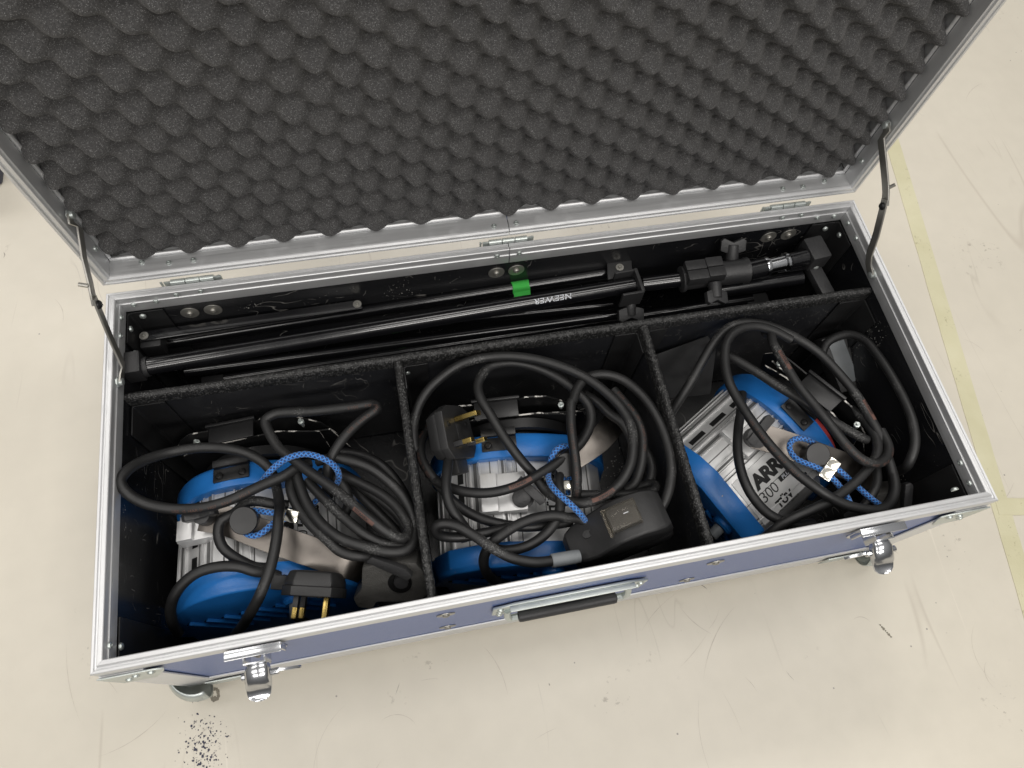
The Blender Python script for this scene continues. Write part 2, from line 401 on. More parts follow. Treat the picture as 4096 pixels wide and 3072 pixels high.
e = tape_outline((0.8724,0.0221,-0.0240), (1.0236,-0.0061,-0.0240), .0195, n=16)
tape('floor_tape', e, 'short crosswise strip of yellowed masking tape at the right image edge', .0008)
# paint chips on the floor
def blotch(mb, c, r, k, seed, ring=False):
    rnd = random.Random(seed); n = k; c = V(c)
    pts = [c + V((math.cos(2 * math.pi * i / n), math.sin(2 * math.pi * i / n), 0)) * (r * rnd.uniform(.55, 1.15)) for i in range(n)]
    dz = (seed % 151) * 3e-6; lo = [V((p.x, p.y, ZF + .0001)) for p in pts]; hi = [V((p.x, p.y, ZF + .00028 + dz)) for p in pts]; mb.loft([lo, hi])
M_STAIN = simple('dark_floor_stain', (.20, .18, .14), .6, var=.5, vs=500)
M_INKBLUE = simple('blue_black_spatter', (.02, .022, .05), .5)
sm = MB()
for i in range(22):
    a = -.9 + i * .245; rr = .0042; c = V((0.0167,-0.0112,-0.0240)) + V((math.cos(a) * rr * .75, math.sin(a) * rr * 1.25, 0)); blotch(sm, c, .0017, 7, i)
blotch(sm, V((0.0163,-0.0148,-0.0240)), .003, 9, 50)
o = obj('floor_stain', sm, M_STAIN, smooth=0); tag(o, 'curled dark brown stain on the floor below the left latch', 'stain')
sm = MB(); rnd = random.Random(3); c0 = V((0.0076,-0.0552,-0.0240))
for i in range(260):
    p = c0 + V((rnd.gauss(0, .0085) + rnd.choice((0, 0, .006, -.011)), rnd.gauss(-.002, .017), 0)); blotch(sm, p, abs(rnd.gauss(.0001, .0004)) + .00016, 6, i)
for x, y in ((418, 1600), (452, 1622), (458, 1640), (430, 1650), (412, 1640)): blotch(sm, V((0, 0, 0)) + (c0 + V(((x - 445) * .00035, (1615 - y) * .00035, 0))), .0013, 7, x)
o = obj('paint_spatter', sm, M_INKBLUE, smooth=0); o['kind'] = 'stuff'; tag(o, 'cluster of blue black paint specks on the floor at bottom left', 'spatter')
sm = MB(); p0 = V((0.6864,-0.0729,-0.0240))
for i in range(7): blotch(sm, p0 + V((.0011 * i, -.0022 * i, 0)), .0011 + .0006 * (i % 3 == 2), 7, i + 9)
o = obj('floor_stain', sm, M_STAIN, smooth=0); tag(o, 'small dark diagonal scuff on the floor below the right latch', 'stain')
M_FSCR = simple('floor_scratch', (.47, .425, .36), .5, var=.3, vs=200)
M_FSCD = simple('floor_scuff', (.27, .245, .21), .55, var=.4, vs=500)
def floor_marks(mat, n, seed, ln, w0, w1):
    rnd = random.Random(seed); m = MB()
    for k in range(n):
        p = V((rnd.uniform(-.42, 1.25), rnd.choice((rnd.uniform(-.40, .02), rnd.uniform(-.40, .9))), ZF + .00008 + k * 4e-7)); a = rnd.choice((rnd.gauss(1.9, .25), rnd.gauss(.5, .5), rnd.uniform(0, 3.1)))
        L_ = abs(rnd.gauss(0, ln)) + ln * .25; w = rnd.uniform(w0, w1); c = rnd.gauss(0, .8); ss = 9; rings = []; q0 = p
        for i in range(ss + 1):
            d = V((math.cos(a + c * i / ss), math.sin(a + c * i / ss), 0)); q = V((-d.y, d.x, 0)); ww = w * math.sin(math.pi * (i + .4) / (ss + .8)) * rnd.uniform(.6, 1.2)
            rings.append([q0 + q * ww / 2, q0 - q * ww / 2]); q0 = q0 + d * (L_ / ss)
        m.loft(rings, caps=False, closed=False)
    return m
for mt, n, sd, ln, a, b, lab in ((M_FSCR, 120, 21, .05, .0003, .0008, 'faint thin scratches across the cream floor'), (M_FSCD, 70, 22, .008, .0004, .0013, 'short dark scuffs scattered over the cream floor')):
    o = obj('floor_scratches', floor_marks(mt, n, sd, ln, a, b), mt, smooth=0); o['kind'] = 'stuff'; tag(o, lab, 'scratches')
# something navy at the far left
nv = MB(); nv.prism([(-.30, 0), (0, 0), (0, .10), (-.30, .10)], (0, 0, 0), (1, 0, 0), (0, 0, 1), (0, .3, 0))
nvp = V((-0.2269,0.6418,-0.0240))
nvc = obj('navy_case', nv, M_NAVY, at=(nvp.x, nvp.y, ZF), M=Matrix.Translation((nvp.x, nvp.y, ZF)), bev=.006)
tag(nvc, 'dark navy hard case mostly out of view at the left edge', 'case')
# ================================================================ flight case
CASE = empty('flight_case', (W / 2, D / 2, ZB), 'open blue flight case with aluminium rails and foam lined lid', 'flight case')
def rail(name, prof, kind, parent, mat, a=0., b=1., lab=None):
    """rim extrusion with mitred ends. kind: front/back/left/right of a W x D frame; prof: (inward, height)"""
    m = MB(); Ls = {'front': W, 'back': W, 'left': D, 'right': D}[kind]
    def pt(d, s, z):
        return {'front': V((s, d, z)), 'back': V((s, D - d, z)), 'left': V((d, s, z)), 'right': V((W - d, s, z))}[kind]
    r0 = [pt(d, d if a == 0 else Ls * a, z) for d, z in prof]; r1 = [pt(d, Ls - d if b == 1 else Ls * b, z) for d, z in prof]
    m.loft([r0, r1]); return obj(name, m, mat, parent, smooth=30, bev=.00022, label=lab)
BP = [(0, H - .0165), (0, H - .0018), (.0006, H - .0010), (.0022, H - .0010), (.0027, H - .0022), (.0041, H - .0022), (.0047, H - .0002), (.0053, H + .0006), (.0080, H + .0006), (.0087, H),
      (.0087, H - .0066), (.0097, H - .0072), (.0097, H - .0188), (.0086, H - .0188), (.0086, H - .0125), (.0012, H - .0125), (.0012, H - .0165)]
rail('rim_rail', BP, 'front', CASE, M_AX); rail('rim_rail', BP, 'left', CASE, M_AY); rail('rim_rail', BP, 'right', CASE, M_AY)
rail('rim_rail', BP, 'back', CASE, M_AX, 0, .5015); rail('rim_rail', BP, 'back', CASE, M_AX, .5025, 1)
# bottom extrusions and upright corner extrusions
def ang(name, p0, p1, e1, e2, a, t, mat):
    m = MB(); p0 = V(p0); e1 = V(e1); e2 = V(e2); poly = [(0, 0), (a, 0), (a, t), (t, t), (t, a), (0, a)]
    m.prism(poly, p0, e1, e2, V(p1) - p0); return obj(name, m, mat, CASE, bev=.0004)
X, Y_, Z_ = V((1, 0, 0)), V((0, 1, 0)), V((0, 0, 1))
o_ = -.0006
for p0, p1, e1, e2, mt in (((o_, o_, ZB - .0006), (W - o_, o_, ZB - .0006), Y_, Z_, M_AX), ((o_, D - o_, ZB - .0006), (W - o_, D - o_, ZB - .0006), -Y_, Z_, M_AX),
                           ((o_, .03, ZB - .0005), (o_, D - .03, ZB - .0005), X, Z_, M_AY), ((W - o_, .03, ZB - .0005), (W - o_, D - .03, ZB - .0005), -X, Z_, M_AY)):
    ang('base_rail', p0, p1, e1, e2, .042, .0014, mt)
for x, y, e1, e2 in ((-.0011, -.0011, X, Y_), (W + .0011, -.0011, -X, Y_), (-.0011, D + .0011, X, -Y_), (W + .0011, D + .0011, -X, -Y_)):
    ang('corner_rail', (x, y, ZB + .002), (x, y, H - .0170), e1, e2, .030, .0014, M_AZ)
T0, T1 = .0010, .0080
def panel(name, a, b, mat, bev=0, label=None): m = MB(); m.box2(a, b); return obj(name, m, mat, CASE, smooth=0, bev=bev, label=label)
ZP = H - .0130
panel('front_panel', (T0, T0, ZB), (W - T0, T1, ZP), M_BP); panel('back_panel', (T0, D - T1, ZB), (W - T0, D - T0, ZP), M_BP)
panel('end_panel', (T0, T1 + .0001, ZB), (T1, D - T1 - .0001, ZP), M_BP); panel('end_panel', (W - T1, T1 + .0001, ZB), (W - T0, D - T1 - .0001, ZP), M_BP)
panel('base_panel', (T1 + .0002, T1 + .0002, ZB + .001), (W - T1 - .0002, D - T1 - .0002, ZB + .008), M_BLACK)
for a, b in (((T1 + .0001, T1, .0), (W - T1 - .0001, T1 + .0006, ZP - .0005)), ((T1 + .0001, D - T1 - .0006, .0), (W - T1 - .0001, D - T1, ZP - .0005)),
             ((T1, T1 + .0008, .0), (T1 + .0006, D - T1 - .0008, ZP - .0007)), ((W - T1 - .0006, T1 + .0008, .0), (W - T1, D - T1 - .0008, ZP - .0007))):
    panel('wall_lining', a, b, M_BLACK)
# dividers with woven edge trim
YD = .2190; ZT = .1705
def divider(a, b, along):
    m = MB(); m.box2((a[0], a[1], .0005), (b[0], b[1], ZT - .003)); d = obj('divider', m, M_DIV, CASE, smooth=0)
    t = MB(); ex = X if along == 'x' else Y_; p0 = V(((a[0] + b[0]) / 2, (a[1] + b[1]) / 2, ZT - .0055)); n = 60
    if along == 'x': p0.x = a[0]; Ln = b[0] - a[0]; side = Y_
    else: p0.y = a[1]; Ln = b[1] - a[1]; side = X
    rings = []
    for i in range(n + 1):
        p = p0 + ex * (Ln * i / n) + V((0, 0, random.uniform(-.0002, .0002))) + side * random.uniform(-.00025, .00025)
        rings.append([p + side * (x * .0036) + Z_ * (z * .006) for x, z in ((-1, -1.2), (-1.05, .3), (-.75, .8), (0, 1), (.75, .8), (1.05, .3), (1, -1.2))])
    t.loft(rings); obj('edge_trim', t, M_WEAVE, d, smooth=60); return d
divider((.0088, YD - .0025), (W - .0088, YD + .0025), 'x')
divider((.2335, .0088), (.2385, YD - .0040), 'y'); divider((.4595, .0088), (.4645, YD - .0040), 'y')
M_SCR = simple('bare_scratch', (.30, .29, .27), .5, var=.5, vs=400)
def scratches(par, o, ex, ez, nrm, lx, lz, n, seed):
    rnd = random.Random(seed); m = MB(); o = V(o); cl = [(rnd.uniform(.05, .95), rnd.uniform(.25, .95)) for _ in range(n // 7)]
    for _ in range(n):
        cx, cz = rnd.choice(cl); x = cx * lx + rnd.gauss(0, .012); z = cz * lz + rnd.gauss(0, .010)
        if not (.004 < x < lx - .004 and .004 < z < lz - .006): continue
        a = rnd.choice((rnd.gauss(.1, .35), rnd.gauss(1.5, .5))); L_ = abs(rnd.gauss(0, .0045)) + .0008; w = rnd.uniform(.00012, .00032); d = V(ex) * math.cos(a) + V(ez) * math.sin(a); q = V(nrm).cross(d)
        p = o + V(ex) * x + V(ez) * z + V(nrm) * (.00012 + rnd.random() * .00006); b = q * rnd.gauss(0, .0006)
        m.loft([[p - d * (L_ / 2) + q * w * .2, p - d * (L_ / 2) - q * w * .2], [p + b + q * w / 2, p + b - q * w / 2], [p + d * (L_ / 2) + q * w * .2, p + d * (L_ / 2) - q * w * .2]], caps=False, closed=False)
    ob = obj('scratch_marks', m, M_SCR, par, smooth=0); ob['kind'] = 'stuff'
dvs = [o for o in COL.objects if o.name.startswith('divider')]
scratches(dvs[0], (.0088, YD - .0025, .0), X, Z_, -Y_, W - .0176, ZT - .010, 420, 4)
scratches(dvs[1], (.2335, .0088, .0), Y_, Z_, -X, YD - .013, ZT - .01, 60, 5); scratches(dvs[2], (.4595, .0088, .0), Y_, Z_, -X, YD - .013, ZT - .01, 80, 6)
lin = [o for o in COL.objects if o.name.startswith('wall_lining')]
scratches(lin[1], (.01, D - T1 - .0006, .0), X, Z_, -Y_, W - .02, H - .022, 90, 8); scratches(lin[2], (T1 + .0006, .01, .0), Y_, Z_, X, D - .02, H - .022, 110, 9)
# inner corner braces (folded plates)
def brace(x, y, sx, sy, w=.030, z0=.0015, z1=H - .0205, t=.0012):
    m = MB(); x = x + sx * .0010; y = y + sy * .0010
    poly = [(0, 0), (w, 0), (w, t), (t * 2.2, t), (t, t * 2.2), (t, w), (0, w)]
    m.prism(poly, (x, y, z0), V((sx, 0, 0)), V((0, sy, 0)), (0, 0, z1 - z0)); return obj('corner_brace', m, M_BRACE, CASE, bev=.0003)
I0, I1 = T1 + .0006, W - T1 - .0006; J0, J1 = T1 + .0006, D - T1 - .0006
brace(I0, J0, 1, 1); brace(I1, J0, -1, 1); brace(I0, J1, 1, -1); brace(I1, J1, -1, -1)
brace(I0, YD - .0025, 1, -1, .027, z1=ZT - .0125); brace(I1, YD - .0025, -1, -1, .027, z1=ZT - .0125)
brace(.2385, YD - .0025, 1, -1, .022, z1=ZT - .0125); brace(.4595, YD - .0025, -1, -1, .022, z1=ZT - .0125); brace(.4645, YD - .0025, 1, -1, .022, z1=ZT - .0125)
# rivets
yb = D - .0099
for p in ((0.0200,0.2989,0.1835), (0.0387,0.2989,0.1843), (0.0578,0.2989,0.1906), (0.0783,0.2989,0.1915), (0.3395,0.2989,0.1875), (0.3602,0.2989,0.1875),
          (0.6207,0.2989,0.1904), (0.6402,0.2989,0.1904), (0.6605,0.2989,0.1829), (0.6791,0.2989,0.1814)): rivet(p, -Y_, CASE)
for p in ((0.0098,0.2875,0.1835), (0.0098,0.0185,0.1850), (0.0098,0.2695,0.1839)): rivet((.0098, p[1], p[2]), X, CASE)
for p in ((0.6902,0.2888,0.1815), (0.6902,0.2698,0.1826), (0.6902,0.0197,0.1804), (0.6902,0.0376,0.1811)): rivet((W - .0098, p[1], p[2]), -X, CASE)
for p in ((0.0218,0.2960,0.1685), (0.6763,0.2960,0.1658)): rivet(p, -Y_, CASE, True)
for p in ((0.0108,0.2857,0.1665), (0.0108,0.0187,0.1694)): rivet(p, X, CASE, True)
rivet((0.6892,0.2874,0.1643), -X, CASE, True); rivet((0.6493,0.0112,0.2138), Y_, CASE, True)
for p in ((0.0052,0.2153,0.1384), (0.6928,0.2153,0.1389), (0.6905,0.2153,0.0634), (0.2428,0.2153,0.1450)): rivet(p, -Y_, CASE, True)
for x in (.0582, .0785, .3401, .3595, .6196, .6411): inst('washer', ME_WASHER, (x, D - T1 - .0006, .1583), -Y_, CASE)
# front bolts (dish heads)
for x, z in ((.2445, .142), (.2440, .055), (.4720, .055), (.4715, .142)): inst('bolt_head', ME_WASHER, (x, T0, z), -Y_, CASE).scale = (.95, .95, .8)
# corner plates and ball corners
for sx, x in ((1, -.0016), (-1, W + .0016)):
    m = MB(); m.prism([(0, H - .060), (.024, H - .060), (.040, H - .030), (.044, H - .0185), (.038, H - .0150), (0, H - .0150)], (x, -.0026, 0), V((sx, 0, 0)), Z_, (0, .0012, 0))
    cp = obj('corner_plate', m, M_ZINC, CASE, bev=.0004)
    for px, pz in ((.012, H - .040), (.022, H - .026), (.034, H - .022)): rivet((x + sx * px, -.0027, pz), -Y_, CASE, True)
for sx, x in ((1, 0), (-1, W)):
    for sy, y in ((1, 0), (-1, D)):
        m = MB(); rings = []; BR = .0290
        c = V((x + sx * .0125, y + sy * .0125, ZB + .0170))
        for k in range(11):
            th = math.pi * .62 * k / 10; rr = BR * (1 - .06 * max(0, k - 8))
            rings.append([c + V((-sx * math.cos(ph) * math.sin(th + .001) * rr, -sy * math.sin(ph) * math.sin(th + .001) * rr, -math.cos(th) * BR)) for ph in [-.30 + (math.pi / 2 + .6) * i / 12 for i in range(13)]])
        m.loft(rings, caps=False, closed=False); bc = obj('ball_corner', m, M_ZINC, CASE, smooth=60)
        bc.modifiers.new('thickness', 'SOLIDIFY').thickness = .0012
        for pa, pb_ in (((x + sx * .042, y - sy * .0026, ZB + .014), (.044, .0012, .024)), ((x - sx * .0026, y + sy * .042, ZB + .014), (.0012, .044, .024))): m = MB(); m.box(pa, pb_); obj('corner_plate', m, M_ZINC, CASE, bev=.0004)
for x, y in ((.05, .05), (W - .05, .05), (.05, D - .05), (W - .05, D - .05)):
    m = MB(); m.lathe([(.013, ZF - ZB + .0003), (.014, -.006), (.016, -.0003)], (x, y, ZB), (0, 0, 1), 18); obj('rubber_foot', m, M_PLAST, CASE)
# latches (open, lever sticking out)
def latch(cx, cz, tilt, wing):
    fr = MB(); hw = .0195
    fr.prism([(-hw, -.010), (-hw + .006, -.020), (hw - .006, -.020), (hw, -.010), (hw, .0135), (-hw, .0135)], (cx, -.0012, cz), X, Z_, (0, -.0016, 0))
    L_ = obj('latch_plate', fr, M_CHROME, CASE, bev=.0005)
    m = MB(); m.box((cx, -.0052, cz + .0125), (hw * 2, .0052, .0016)); m.box((cx - hw + .0008, -.0044, cz + .004), (.0016, .0034, .018)); m.box((cx + hw - .0008, -.0044, cz + .004), (.0016, .0034, .018)); obj('latch_flange', m, M_CHROME, L_, bev=.0004)
    m = MB()
    for q in (-1, 1): m.box((cx + q * .0072, -.0072, cz + .001), (.0013, .0092, .018))
    m.box((cx, -.0118, cz + .001), (.0156, .0012, .0180)); obj('latch_housing', m, M_CHROME, L_, bev=.0003)
    m = MB(); m.cyl((cx, -.0060, cz - .004), (cx, -.0060, cz + .010), .0018, n=12); obj('latch_spring', m, M_DARKST, L_)
    # lever with scooped thumb end
    m = MB(); prof = [(-.0118, .0, .0074, .004), (-.0165, -.001, .0086, .0058), (-.0225, -.004, .0088, .0052), (-.0265, -.006, .0088, .0040), (-.0285, -.0080, .0087, .0022), (-.0325, -.0100, .0080, .0014), (-.0352, -.0108, .0055, .0011), (-.0364, -.0109, .0022, .0010)]
    rings = []
    for y, z, w, t in prof:
        dip = .0020 if y < -.0275 else 0
        rings.append([V((cx + tilt * (-y - .012) + w * q, y, cz + z + t * s - (dip * (1 - abs(q)) if s > 0 else 0))) for q, s in ((-1, -.6), (-1, .5), (-.7, 1), (0, 1.05), (.7, 1), (1, .5), (1, -.6), (0, -.8))])
    m.loft(rings); lv = obj('latch_lever', m, M_CHROME, L_, smooth=50)
    m = MB(); y0, z0 = -.019, cz - .004
    m.cyl((cx - .0125, y0, z0), (cx + .0135, y0, z0), .0026, n=12)
    m.prism([(0, .003), (.012, -.002), (.015, -.0055), (.012, -.0075), (0, -.0035)], (cx + wing * .0135, y0 + .0015, z0), V((wing, 0, 0)), Z_, (0, -.0022, 0)); obj('latch_wing', m, M_CHROME, L_, bev=.0005)
    for q in (-1, 1): rivet((cx + q * .0135, -.0029, cz - .008), -Y_, L_, True)
latch(.1075, .1760, -.10, 1); latch(.5960, .1760, .06, -1)
# handle
hz, hx0, hx1 = .121, .2825, .4135
m = MB(); m.prism([(hx0, -.020), (hx0 + .003, -.023), (hx0 + .030, -.023), (hx0 + .040, -.008), (hx1 - .040, -.008), (hx1 - .030, -.023), (hx1 - .003, -.023), (hx1, -.020), (hx1, .014), (hx1 - .018, .022), (hx0 + .018, .022), (hx0, .014)], (0, -.0002, hz), X, Z_, (0, -.0022, 0))
hp = obj('handle_plate', m, M_ZINC, CASE, bev=.0006)
m = MB(); m.prism([(hx0 + .05, .004), (hx1 - .05, .004), (hx1 - .052, -.007), (hx0 + .052, -.007)], (0, -.0024, hz), X, Z_, (0, -.0022, 0)); m.box(((hx0 + hx1) / 2, -.0048, hz + .0195), (.105, .0046, .0020)); obj('handle_flange', m, M_ZINC, hp, bev=.0006)
for x, z in ((hx0 + .006, .010), (hx0 + .006, -.004), (hx0 + .006, -.017), (hx1 - .006, .010), (hx1 - .006, -.004), (hx1 - .012, -.017), (hx0 + .03, .012), (hx1 - .03, .012), (hx0 + .045, .013), (hx1 - .045, .013), ((hx0 + hx1) / 2, .012)):
    rivet((x, -.0026, hz + z), -Y_, hp, True)
m = MB(); gx0, gx1, gy, gz = .3035, .3900, -.0078, .1070
m.lathe([(.0030, 0), (.0047, .0008), (.0050, .003), (.0050, gx1 - gx0 - .003), (.0047, gx1 - gx0 - .0008), (.0030, gx1 - gx0)], (gx0, gy, gz), X, 20); obj('handle_grip', m, M_PLAST, hp)
for x, q in ((gx0, -1), (gx1, 1)):
    m = MB(); m.tube(spline([V((x, gy, gz)), V((x + q * .006, gy, gz)), V((x + q * .009, gy + .001, gz + .006)), V((x + q * .009, -.003, gz + .013))], .002), .0030, 10); obj('handle_link', m, M_ZINC, hp)
# hinges in the gap
for hx in (.070, .350, .628):
    hgm = MB(); hgm.box((hx + .002, D + .0024, H - .014), (.048, .0014, .030)); hg = obj('hinge', hgm, M_ZINC, CASE, bev=.0003)
    for k in range(3):
        m = MB(); m.cyl((hx - .016 + k * .012 + (0 if k == 0 else .0004), D + .0024, H - .0005), (hx - .0165 + (k + 1) * .012, D + .0024, H - .0005), .0026, n=14); obj('hinge_knuckle', m, M_ZINC, hg)
    for q in (-1, 1): m = MB(); m.box((hx + q * .024, D + .0024, H - .002), (.0018, .0012, .007)); obj("hinge_tab", m, M_ZINC, hg)
# ---------------------------------------------------------------- lid
LD = D
lm = MB(); TH = .062
def lbox(m, a, b):
    vs = [L3((a, b)[i][0], (a, b)[j][1], (a, b)[k][2]) for k in (0, 1) for j in (0, 1) for i in (0, 1)]
    m.add(vs, [(0, 2, 3, 1), (4, 5, 7, 6), (0, 1, 5, 4), (2, 6, 7, 3), (0, 4, 6, 2), (1, 3, 7, 5)])
lbox(lm, (T0, T0, TH - .007), (W - T0, LD - T0, TH))
lbox(lm, (T0, T0, .0125), (W - T0, T1, TH - .0071)); lbox(lm, (T0, LD - T1, .0125), (W - T0, LD - T0, TH - .0071))
lbox(lm, (T0, T1, .0125), (T1, LD - T1, TH - .0071)); lbox(lm, (W - T1, T1, .0125), (W - T0, LD - T1, TH - .0071))
LID = obj('lid', lm, M_BP, CASE, smooth=0, label='raised lid lined with dark grey egg crate foam', at=tuple(L3(W / 2, 0, .003)))
LP = [(0, .0165), (0, .0008), (.0006, .0001), (.0026, .0001), (.0031, .0014), (.0042, .0016), (.0048, .0004), (.0073, .0004), (.0080, .0022), (.0092, .0028), (.0092, .0172), (.0084, .0178), (.0084, .0124), (.0012, .0124), (.0012, .0165)]
def lrail(kind, mat, a=0., b=1.):
    m = MB(); Ls = W if kind in 'bt' else LD
    def pt(d, s, w): return {'b': L3(s, d, w), 't': L3(s, LD - d, w), 'l': L3(d, s, w), 'r': L3(W - d, s, w)}[kind]
    m.loft([[pt(d, d if a == 0 else Ls * a, w) for d, w in LP], [pt(d, Ls - d if b == 1 else Ls * b, w) for d, w in LP]]); return obj('lid_rail', m, mat, LID, smooth=30, bev=.0002)
for a, b in (((T1, T1, .0180), (W - T1, T1 + .0006, TH - .0072)), ((T1, T1 + .0008, .0180), (T1 + .0006, LD - T1 - .0008, TH - .0072)), ((W - T1 - .0006, T1 + .0008, .0180), (W - T1, LD - T1 - .0008, TH - .0072)), ((T1, LD - T1 - .0006, .0180), (W - T1, LD - T1, TH - .0072))):
    m = MB(); lbox(m, a, b); obj('lid_lining', m, M_BLACK, LID, smooth=0)
lrail('b', M_AX, 0, .5035); lrail('b', M_AX, .5045, 1); lrail('t', M_AX); lrail('l', M_AZ); lrail('r', M_AZ)
# bright inner leg of the extrusion, below the foam
m = MB(); lbox(m, (T1 + .0006, T1 + .0008, .0180), (W - T1 - .0006, T1 + .0016, .0400)); lip = obj('lid_rail', m, M_AX, LID, smooth=0)
for xa, xb in ((T1 + .0008, T1 + .0016), (W - T1 - .0016, W - T1 - .0008)): m = MB(); lbox(m, (xa, .012, .0180), (xb, LD - .012, .0400)); obj('lid_rail', m, M_AZ, LID, smooth=0)
for pa, pb_, rr in ((L3(.0095, .0096, .0195), L3(W - .0095, .0096, .0195), .0022), (L3(.0100, .012, .0195), L3(.0100, LD - .012, .0195), .0018), (L3(W - .0100, .012, .0195), L3(W - .0100, LD - .012, .0195), .0018)):
    m = MB(); m.cyl(pa, pb_, rr, n=10); obj('lid_bead', m, M_AX, LID)
# egg crate foam
fmb = MB(); nx, ny = 400, 180; x0, x1, v0, v1 = .0106, W - .0106, .0100, LD - .0105
rnd = random.Random(5); ph = [rnd.uniform(0, 6) for _ in range(8)]
PX, PV = .0198, .01375; XC, VC = .3128, .1530
for j in range(ny + 1):
    for i in range(nx + 1):
        x = x0 + (x1 - x0) * i / nx; v = v0 + (v1 - v0) * j / ny
        xx = x + .0012 * math.sin(v * 31 + ph[0]) + .0009 * math.sin(x * 17 + v * 43 + ph[1]); vv = v + .0009 * math.sin(x * 23 + ph[2]) + .0008 * math.sin(x * 57 + v * 29 + ph[3])
        A_ = math.pi * (xx - XC) / PX; B_ = math.pi * (vv - VC) / PV; h = .62 * math.cos(A_ + B_) + .38 * math.cos(A_ - B_)
        am = .0092 * (1 + .10 * math.sin(x * 41 + v * 67 + ph[4]))
        w = .0200 - am * h
        w += am * h * .30 * max(0, 1 - v / .035)
        e = min(x - x0, x1 - x, v - v0, v1 - v); 
        if e < .003: w += (1 - e / .003) ** 2 * .0015
        side = (x1 - x if x > W / 2 else x - x0)
        xo = x
        fmb.v.append(L3(xo, v - .0006 * max(0, h) * (1 if v > .02 else .35), w))
for j in range(ny):
    for i in range(nx):
        a = j * (nx + 1) + i; fmb.f.append((a, a + 1, a + nx + 2, a + nx + 1)); fmb.mi.append(0)
bd = [i for i in range(nx + 1)] + [j * (nx + 1) + nx for j in range(1, ny + 1)] + [ny * (nx + 1) + i for i in range(nx - 1, -1, -1)] + [j * (nx + 1) for j in range(ny - 1, 0, -1)]
o0 = len(fmb.v)
for k in bd:
    p = fmb.v[k]; w = (p - LO).dot(LN); fmb.v.append(p + LN * (.050 - w))
for k in range(len(bd)):
    q = (k + 1) % len(bd); fmb.f.append((bd[k], o0 + k, o0 + q, bd[q])); fmb.mi.append(0)
obj('foam_lining', fmb, M_FOAM, LID, smooth=80)
for p in ((0.0351,0.3251,0.2059), (0.0572,0.3214,0.2058), (0.0774,0.3210,0.2058), (0.3395,0.3183,0.2057), (0.3600,0.3188,0.2058), (0.6221,0.3207,0.2058), (0.6428,0.3201,0.2058), (0.6665,0.3236,0.2059)): rivet(p, LV, LID)
rivet((0.6907,0.3217,0.2326), -X, LID); rivet((0.0093,0.3242,0.2329), X, LID)
# folding lid stays
def stay(pts, n, side):
    P = [V(p) for p in pts]
    def bar(name, Q, w, t, mat):
        m = MB(); T = tangents(Q); m.strip(Q, [V(side).cross(tt) for tt in T], [V(side)] * len(Q), w, t); return obj(name, m, mat, CASE, bev=.0003)
    return P, bar
sl = [(0.0118,0.3213,0.2791), (0.0125,0.3153,0.2773), (0.0160,0.3145,0.2718), (0.0180,0.2898,0.2671), (0.0190,0.2737,0.2583), (0.0175,0.2611,0.2461), (0.0165,0.2458,0.2182), (0.0155,0.2353,0.1944), (0.0130,0.2299,0.1903), (0.0115,0.2239,0.1874)]
P, bar = stay(sl, 0, X)
up_arm = bar('stay_arm', P[0:6], .0082, .0016, M_DARKST); lo_arm = bar('stay_arm', [P[5] + V((.0017, 0, 0)) + (P[5] - P[6]).normalized() * .006] + [p + V((.0017, 0, 0)) for p in P[6:]], .0078, .0016, M_DARKST)
inst('rivet', ME_SCREW, P[5] + V((.0028, 0, 0)), X, CASE)
for p in (P[0], P[-1]): m = MB(); m.lathe([(.0042, -.002), (.0042, -.001), (.0032, 0), (.0032, .0022), (.0014, .0030)], p + V((.001, 0, 0)), X, 16); obj('stay_bolt', m, M_ZINC, CASE)
m = MB(); m.cyl(V((0.0190,0.2688,0.2607)), V((0.0190,0.2688,0.2607)) + V((-.006, .001, .002)), .0016, n=10); obj('stay_pin', m, M_DARKST, CASE)
sr = [(0.6885,0.3207,0.2794), (0.6870,0.3151,0.2778), (0.6840,0.3123,0.2716), (0.6820,0.2801,0.2575), (0.6810,0.2699,0.2529), (0.6810,0.2607,0.2447), (0.6820,0.2473,0.2208), (0.6840,0.2396,0.1989), (0.6860,0.2346,0.1902), (0.6885,0.2267,0.1841)]
P, bar = stay(sr, 0, -X)
bar('stay_arm', P[0:6], .0084, .0016, M_DARKST); bar('stay_arm', [P[5] - V((.0017, 0, 0)) + (P[5] - P[6]).normalized() * .006] + [p - V((.0017, 0, 0)) for p in P[6:]], .0082, .0016, M_DARKST)
inst('rivet', ME_SCREW, P[5] - V((.0028, 0, 0)), -X, CASE)
for p in (P[0], P[-1]): m = MB(); m.lathe([(.0042, -.002), (.0042, -.001), (.0032, 0), (.0032, .0022), (.0014, .0030)], p - V((.001, 0, 0)), -X, 16); obj('stay_bolt', m, M_ZINC, CASE)
m = MB(); m.cyl(V((0.6820,0.2715,0.2550)), V((0.6820,0.2699,0.2590)) + V((.004, .001, .001)), .0016, n=10); obj('stay_pin', m, M_DARKST, CASE)
